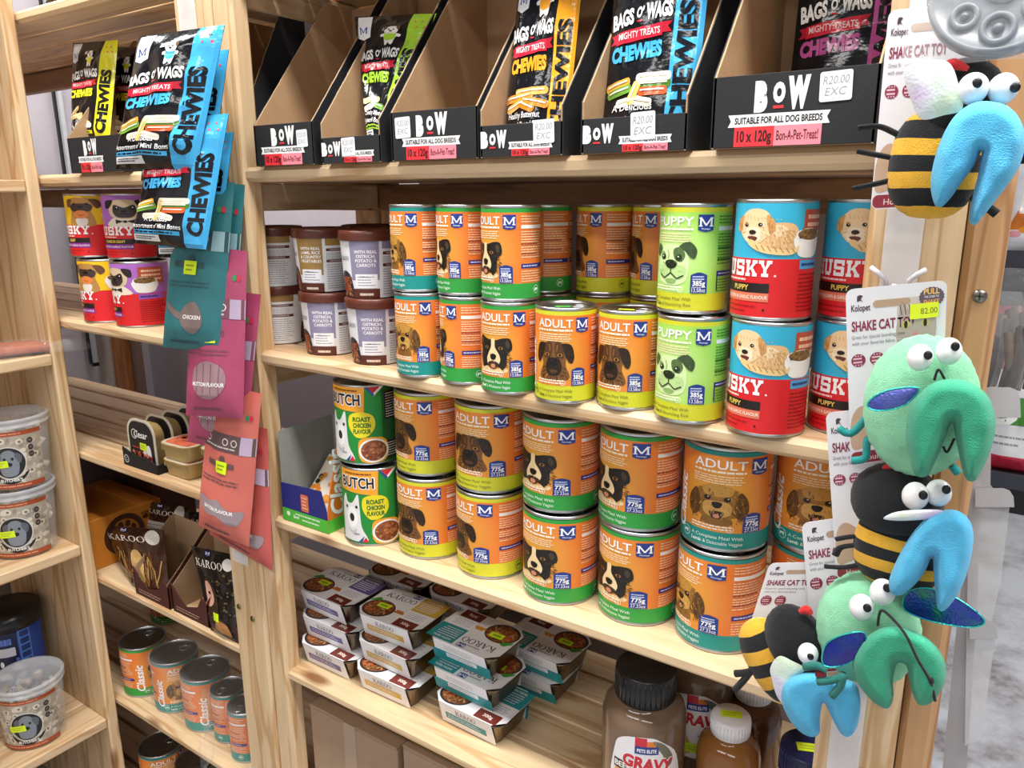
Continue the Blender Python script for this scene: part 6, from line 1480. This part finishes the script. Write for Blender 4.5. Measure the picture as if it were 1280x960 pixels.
# green fly
g = Toy('mint green fly cat toy with price tag on its card, second from the top', -.030, TF, (1150, 500))
def cat_face(s, w, h):
    s.frame(-w*.075, h*.085)
    s.rrect(w*.60, h*.53, w*.98, h*.84, .004, 'cfc2bc', 1); s.blob([(w*.6, h*.60), (w*.62, h*.76), (w*.66, h*.82), (w*.74, h*.75), (w*.86, h*.76), (w*.95, h*.84), (w*.98, h*.6), (w*.8, h*.53)], 'b4a49c', 2)
    for x in (.69, .88): s.oval(w*x, h*.69, w*.045, h*.022, 'c2b46a', 3, 14); s.oval(w*x, h*.69, w*.018, h*.022, '16140f', 4, 10)
    s.blob([(w*.75, h*.62), (w*.79, h*.645), (w*.83, h*.62), (w*.79, h*.595)], 'd48a8a', 4)
    for k in range(8): s.line([(w*(.63+.045*k), h*.80), (w*(.65+.04*k), h*.745)], w*.01, '6a5a54', 3)
    for sg in (-1, 1):
        for k in range(3): s.line([(w*(.79+.05*sg), h*(.60-.008*k)), (w*(.79+.19*sg), h*(.615-.025*k))], w*.004, 'f4f0ee', 5)
    s.frame()
    n = 40; pts = [(w*.86+(w*.115 + w*.008*(k % 2))*math.cos(2*PI*k/n), h*.915+(w*.115 + w*.008*(k % 2))*math.sin(2*PI*k/n)) for k in range(n)]
    s.poly(pts, '5f5262', 3); s.text('PULL', w*.86, h*.932, h*.03, 'f0c070', 4, .03, w=w*.15); s.text('THE CORD TO', w*.86, h*.912, h*.011, 'f4f0f4', 4, .01, w=w*.14); s.text('SHAKE', w*.86, h*.875, h*.026, 'e8a85a', 4, .03, w=w*.15)
    s.rrect(w*.655, h*.80, w*.93, h*.885, .001, 'e2f02a', 8); s.text('82.00', w*.84, h*.825, h*.032, '5a6428', 9, -.005, w=w*.16)
g.card((1057, 362), (1184, 350), (1176, 566), (1063, 582), True, cat_face)
g.ell('body', 1150, 508, -.034, 70, .62, 84, MINT, None, .03)
g.eyes([(1150, 447, -.068, 15, 10, -3), (1186, 439, -.060, 15, 8, -6)])
g.tube('mouth', [(1168, 475), (1173, 462), (1181, 474)], [-.078, -.079, -.077], [1.6]*3, BLK, None, None, 8)
g.leaf('wing', [(1084, 506), (1095, 494), (1118, 486), (1148, 485), (1137, 502), (1118, 511), (1094, 513)], -.076, BLUEF, TEALG, .002)
g.puff('claw', [(1142.7, 592.2), (1136.8, 573.2), (1132.4, 549.9), (1133.9, 523.7), (1141.2, 503.3), (1155.8, 485.8), (1173.3, 475.6), (1196.6, 474.1), (1217.0, 479.9), (1234.5, 494.5), (1243.2, 514.9), (1244.7, 535.3), (1238.9, 561.6), (1228.7, 584.9), (1218.5, 600.9), (1208.3, 599.5), (1202.4, 584.9), (1198.0, 564.5), (1193.7, 544.1), (1190.2, 528.0), (1182.6, 544.1), (1176.2, 561.6), (1168.9, 577.6), (1161.6, 592.2), (1152.9, 596.6)], -0.078, 0.021, JADE, 17, 1)
g.tube('mouth', [(1179, 558), (1184, 565), (1193, 548)], [-.082]*3, [1.5]*3, BLK, None, None, 8)
for p in ([(1048, 535), (1063, 542), (1080, 526), (1088, 512)], [(1065, 576), (1082, 572), (1084, 550), (1096, 546)], [(1198, 592), (1190, 582)]): g.tube('leg', p, [-.036]*len(p), [5.5]*len(p), TEALP, None, None, 8, 3)
# second bee
b = Toy('striped bee cat toy between the two green flies', -.022, TB, (1120, 650))
b.card((1032, 516), (1142, 505), (1140, 712), (1046, 724))
b.ell('body', 1124, 686, -.030, 56, .55, 48, YEL_, None, .02, .04, BANDS)
b.ell('head', 1120, 626, -.034, 55, .62, 44, BLK, None, .02)
b.tube('red_tuft', [(1104, 586), (1114, 582), (1124, 586)], [-.040]*3, [3, 5, 3], P('d02a2e', 'f'))
b.eyes([(1144, 620, -.066, 15, 10, -1), (1173, 616, -.058, 14.5, 10, -4)])
b.leaf('wing', [(1104, 648), (1120, 640), (1150, 637), (1178, 638), (1176, 648), (1150, 650), (1122, 651)], -.078, PEARL, None, .0025)
b.puff('claw', [(1113.8, 741.3), (1111.2, 726.3), (1117.6, 707.5), (1128.8, 685.0), (1143.8, 662.5), (1158.8, 647.5), (1177.6, 638.1), (1196.3, 638.1), (1211.3, 649.4), (1217.0, 670.0), (1213.2, 700.0), (1203.8, 730.0), (1190.7, 752.5), (1179.4, 763.8), (1171.9, 760.0), (1169.3, 741.3), (1167.1, 718.8), (1165.2, 696.3), (1156.9, 713.2), (1147.6, 726.3), (1136.3, 737.5), (1125.1, 744.3)], -0.07, 0.018, SKY, 15, 2)
for p in ([(1045, 674), (1062, 671), (1080, 670)], [(1044, 694), (1050, 685), (1064, 682), (1080, 682)], [(1031, 708), (1055, 709), (1080, 705)]): b.tube('leg', p, [-.036]*len(p), [5]*len(p), BLK, (0, .3, .95, .6), None, 10)
# second fly
g = Toy('mint green fly cat toy with long black cord, lower of the two flies', -.015, TF, (1085, 785))
g.card((1002, 654), (1112, 638), (1118, 832), (1018, 842))
g.ell('body', 1084, 786, -.034, 61, .62, 66, MINT, None, .03)
g.eyes([(1077, 759, -.070, 14, 7, 1), (1103, 740, -.064, 14, 6, -5)])
g.tube('cord', [(1097, 782), (1102, 763), (1120, 778), (1134, 797), (1147, 824), (1160, 846), (1165, 858), (1169, 876)], [-.080, -.082, -.090, -.100, -.102, -.100, -.094, -.090], [1.7]*8, BLK, None, None, 8)
g.ell('knot', 1164, 851, -.098, 3.4, 1, 3.4, BLK, None, 0, 0, None, 12, 8)
g.puff('claw', [(1110.1, 885.7), (1095.0, 880.1), (1080.0, 865.1), (1070.7, 850.1), (1065.0, 831.3), (1070.7, 812.6), (1083.8, 795.7), (1102.6, 784.4), (1121.3, 782.6), (1140.1, 788.2), (1158.8, 797.6), (1173.8, 812.6), (1182.1, 831.3), (1180.6, 853.8), (1170.1, 872.6), (1158.8, 881.2), (1147.6, 880.1), (1140.1, 865.1), (1136.3, 848.2), (1132.6, 832.1), (1121.3, 829.4), (1116.4, 850.1), (1116.8, 870.7)], -0.078, 0.018, JADE, 15, 3)
BLUED = iridescent('deep_blue_glitter', '18209a', '1c3a8a', '2a2486', .2, .7)
g.leaf('wing', [(1028, 828), (1032, 806), (1052, 794), (1080, 791), (1080, 812), (1062, 828), (1040, 834)], -.086, BLUED, TEALG, .002)
g.leaf('wing', [(1129, 760), (1135, 740), (1160, 735), (1196, 748), (1230, 774), (1218, 784), (1180, 780), (1150, 772)], -.050, GRNF, TEALG, .002)
for p in ([(1005, 834), (1022, 832), (1034, 838)], [(1022, 852), (1040, 850), (1052, 846)], [(1040, 870), (1050, 858), (1054, 842)]): g.tube('leg', p, [-.086]*len(p), [5]*len(p), P('1a6a62', 'f'), None, None, 8, 3)
g.tube('red_tuft', [(1020, 842), (1032, 843)], [-.084]*2, [4, 4], P('8c2a34', 'f'))
# third bee, lowest
b = Toy('striped bee cat toy hanging lowest, its card leaning over the large cans', -.010, TB, (990, 810))
b.card((962, 704), (1052, 702), (1020, 822), (926, 816))
b.ell('body', 968, 826, -.030, 32, .7, 50, YEL_, None, .02, -.62, BANDS)
b.ell('head', 994, 800, -.036, 34, .75, 40, BLK, None, .02, -.4)
b.tube('red_tuft', [(1000, 765), (1008, 762), (1014, 768)], [-.045]*3, [3, 5, 3], P('d02a2e', 'f'))
b.eyes([(1010, 817, -.066, 11, 3, 4)])
b.leaf('wing', [(965, 850), (963, 834), (974, 820), (990, 826), (1006, 836), (996, 850), (984, 880), (972, 872)], -.062, PEARL, None, .0025)
b.puff('claw', [(1016.3, 921.3), (1001.3, 915.7), (986.3, 898.8), (976.9, 876.3), (978.8, 857.6), (990.0, 846.3), (1008.8, 840.7), (1027.5, 842.6), (1050.0, 848.2), (1068.8, 853.8), (1075.5, 872.6), (1074.4, 895.1), (1068.8, 913.8), (1059.4, 921.3), (1050.0, 915.7), (1040.7, 898.8), (1029.4, 878.2), (1024.9, 898.8), (1024.5, 915.7)], -0.066, 0.016, SKY, 14, 4)
for p in ([(919, 842), (936, 840), (950, 832)], [(919, 862), (930, 850), (938, 840), (950, 834)]): b.tube('leg', p, [-.040]*len(p), [4.5]*len(p), BLK, None, None, 8)
# ------------------------------------------------------------------ strips and the bagged grey thing on the right
GS = clear_film('grey_strip', (.70, .69, .72), .42, .18, .1)
a0, a1 = at(1105, 300, y=-.0075), at(1153, 300, y=-.0075)
t = clip_strip('clear plastic hanging strip on the right post behind the toys', a0.x, a1.x, -.0075, .78, 1.72, (1.62, 1.323, 1.2))
t = thing('clip_strip', 'empty grey plastic strip with rounded tabs right of the post', 'hanging strip', at(1215, 700, y=.03))
o = Vector(t.location); LL = lambda px, py, dy=0: at(px, py, y=.03+dy) - o
m = MB(); 
def flat(m, pts, dy, th, mat):
    n = len(pts); vs = [LL(x, y, dy) for x, y in pts] + [LL(x, y, dy+th) for x, y in pts]; tr = tessellate_polygon([[Vector((x, y, 0)) for x, y in pts]])
    m.add(vs, [tuple(q) for q in tr] + [tuple(n+i for i in q) for q in tr] + [(i, (i+1) % n, n+(i+1) % n, n+i) for i in range(n)], mat)
flat(m, [(1216, 500), (1240, 500), (1238, 606), (1262, 634), (1252, 720), (1240, 776), (1244, 800), (1234, 870), (1226, 925), (1206, 932), (1208, 800), (1212, 600)], 0, .0012, GS); m.build('strip', t)
for x0, x1, y0, y1 in ((1226, 1276, 484, 522), (1219, 1268, 610, 634), (1212, 1247, 776, 799)):
    m = MB(); flat(m, [(x0, y0), (x1-14, y0), (x1-6, y0+3), (x1-1, y0+11), (x1, y1), (x0, y1)], -.004, .003, P('b8b5ba', 'd')); m.build('tab', t)
t = thing('clip_strip', 'scuffed grey plastic strip beside the right edge of the post', 'hanging strip', at(1195, 800, y=.034)); o = Vector(t.location); LL = lambda px, py, dy=0: at(px, py, y=.034+dy) - o
m = MB(); flat(m, [(1216, 600), (1226, 600), (1222, 740), (1214, 880), (1208, 962), (1178, 962), (1196, 780)], 0, .0015, P('a09ea2', 'd')); m.build('strip', t)
y = -.075; c = at(1256, -12, y=y)
t = thing('bagged_mat', 'grey round rubber mat in a clear bag hanging at the top right corner', 'pet mat', c); kx = (at(1257, 0, y=y) - at(1256, 0, y=y)).length
rotm = Matrix.Rotation(math.radians(78), 3, 'X') @ Matrix.Rotation(.0, 3, 'Z')
m = MB(); R = 97*kx; GRY = P('7c8289', 'd')
m.lathe([(.0001, -.006), (R*.9, -.006), (R, 0), (R*1.0, .010), (R*.95, .013), (R*.9, .009), (R*.5, .008), (.0001, .008)], GRY, 56, cap=False)
for rx, ry, r in ((0, -.62, .2), (.45, -.35, .16), (-.45, -.4, .16), (0, 0, .22)):
    m.tube([(R*rx + R*r*math.cos(a), R*ry + R*r*math.sin(a), .009) for a in [2*PI*k/24 for k in range(24)]], .0022, GRY, 8, True); m.ell((R*rx, R*ry, .009), (R*r*.4, R*r*.4, .003), P('6c7279', 'd'), 16, 8)
m.v = [tuple(rotm @ Vector(v)) for v in m.v]; m.build('mat', t)
m = MB(); bag = clear_film('bag_film', (.96, .98, 1), .16, .04, 1.0, 24)
for sg in (-1, 1):
    vs = []; N = 16
    for i in range(N+1):
        for j in range(N+1):
            u, v = (i/N-.5)*2.5*R, (j/N-.5)*2.3*R; e = math.cos(PI/2*(2*i/N-1))**.5 * math.cos(PI/2*(2*j/N-1))**.5
            vs.append(tuple(rotm @ Vector((u, v + .1*R, .004 + sg*(.024*e + .005*noise.noise(Vector((u*40, v*40, sg))))))))
    m.add(vs, [(i*(N+1)+j, i*(N+1)+j+1, (i+1)*(N+1)+j+1, (i+1)*(N+1)+j) for i in range(N) for j in range(N)], bag, True)
m.build('bag', t, fix=False)
# ------------------------------------------------------------------ shop beyond the post: black gondola with bags
yg = 3.2
t = thing('gondola_shelf', 'black shop shelving far behind the right post', 'shelf', (0.0, yg, 0))
K = P('15161a', 'd'); w0, w1 = -.4, 1.3
for z0, z1, nm in ((0, .14, 'plinth'), ): m = MB(); m.box(w0, w1, -.02, .45, z0+.002, z1, K, .004); m.build(nm, t)
m = MB(); m.box(w0, w1, .42, .45, 0.14, 2.1, K); m.build('back_panel', t)
for z in (.175, 1.15, 1.75): m = MB(); m.box(w0, w1, -.02, .42, z-.03, z, K, .003); m.box(w0, w1, -.035, -.02, z-.06, z+.012, P('3a3d46', 'd'), .002); m.build('shelf', t)
def food_bag(label, x, y, z, w, h, col, art, seed):
    pouch('food_bag', label, 'bag', [Vector((x, y, z)), Vector((x+w, y, z)), Vector((x+w, y+.02, z+h)), Vector((x, y+.02, z+h))], .035, art, col, 'b', 'bags on the far black shelving', .006, seed)
def art_n(s, w, h): s.poly([(w*.05, h*.25), (w*.95, h*.25), (w*.95, h*.75), (w*.3, h*.75)], 'd87a32', 1); s.text('N', w*.3, h*.45, h*.2, 'f4f0ec', 2, .05); [s.oval(w*(.15+.12*k), h*(.2+.05*(k % 2)), w*.08, h*.04, ('e8a0a8', 'e89a3a')[k % 2], 2, 10) for k in range(6)]
def art_d(s, w, h): s.rect(0, h*.5, w, h*.8, '4a8a3a', 1); s.text('D', w*.3, h*.5, h*.26, 'f4f4f2', 2, .05); s.rect(0, h*.0, w, h*.16, 'c83048', 1); s.body(w*.1, h*.25, w*.8, h*.4, 2, '9a9aa0', 1, .3, 3)
def art_o(s, w, h): s.rect(0, 0, w, h*.3, 'd8782a', 1); s.oval(w*.5, h*.55, w*.3, h*.2, 'c88a5a', 2); s.rect(0, h*.3, w, h*.34, 'e0e040', 2); s.body(w*.1, h*.8, w*.9, h*.9, 2, '3a3a40', 2, .4, 2)
food_bag('white bag with orange panel and large letter on the far shelving', -.14, yg+.02, 1.155, .30, .36, 'e8e8ee', art_n, 51)
food_bag('blue packed bag further right on the far shelving', .20, yg+.02, 1.155, .30, .34, '2a4a9a', art_o, 52)
food_bag('white and green bag on the low far shelf', -.10, yg+.05, .18, .22, .42, 'e6e6ea', art_d, 53)
food_bag('white and orange bag on the low far shelf, further right', .14, yg+.04, .18, .32, .46, 'e4dcd4', art_o, 54)
red = lambda s, w, h: (s.rect(0, h*.4, w, h*.6, 'f0ece8', 1), s.oval(w*.5, h*.5, w*.2, h*.12, '3a8a3a', 2))
food_bag('tall red bag standing behind the bags on the low far shelf', -.12, yg+.18, .18, .5, .72, 'c83848', red, 55)
# clear bags of dark sticks, nearer
for k, (px, py, yy, w, h, lab) in enumerate(((1236, 432, 1.05, .13, .22, 'clear bag of dark chew sticks behind the right post, left one'), (1274, 415, 1.15, .15, .26, 'clear bag of dark chew sticks behind the right post, right one'))):
    p = at(px, py, y=yy); t = thing('stick_bag', lab, 'packet', (p.x, yy, p.z-h/2), 0, 'clear bags of dark sticks'); rn = random.Random(k)
    for j in range(9):
        m = MB(); x = rn.uniform(-w*.36, w*.36); m.tube([(x, rn.uniform(-.012, .012), .01), (x+.008, 0, h*.35), (x+rn.uniform(-.015, .015), rn.uniform(-.01, .01), h*rn.uniform(.55, .72))], .009, P(rn.choice(['4a3c30', '5e4e3c', '3a3028']), 'k'), 8); m.build('chew_stick', t)
    m = MB(); bag = clear_film('thin_bag_film', (.96, .98, 1), .09, .05, .9, 30); N = 12
    for sg in (-1, 1):
        vs = []
        for i in range(N+1):
            for j in range(N+1):
                u, v = (i/N-.5)*w, j/N*h; e = max(0, math.cos(PI/2*(2*i/N-1)))**.5 * max(0, math.cos(PI/2*(2*j/N-1)))**.5
                vs.append((u*(1-.35*(j/N)**3), sg*(.026*e+.004) + .006*noise.noise(Vector((u*30, v*30, k))), v))
        m.add(vs, [(i*(N+1)+j, i*(N+1)+j+1, (i+1)*(N+1)+j+1, (i+1)*(N+1)+j) for i in range(N) for j in range(N)], bag, True)
    m.build('bag', t, fix=False)
    m = MB(); m.tube([(0, 0, h-.01), (0, .0, h+.02), (0, .06, h+.025)], .002, P('c8c8cc', 'm'), 6); m.build('hook', t)
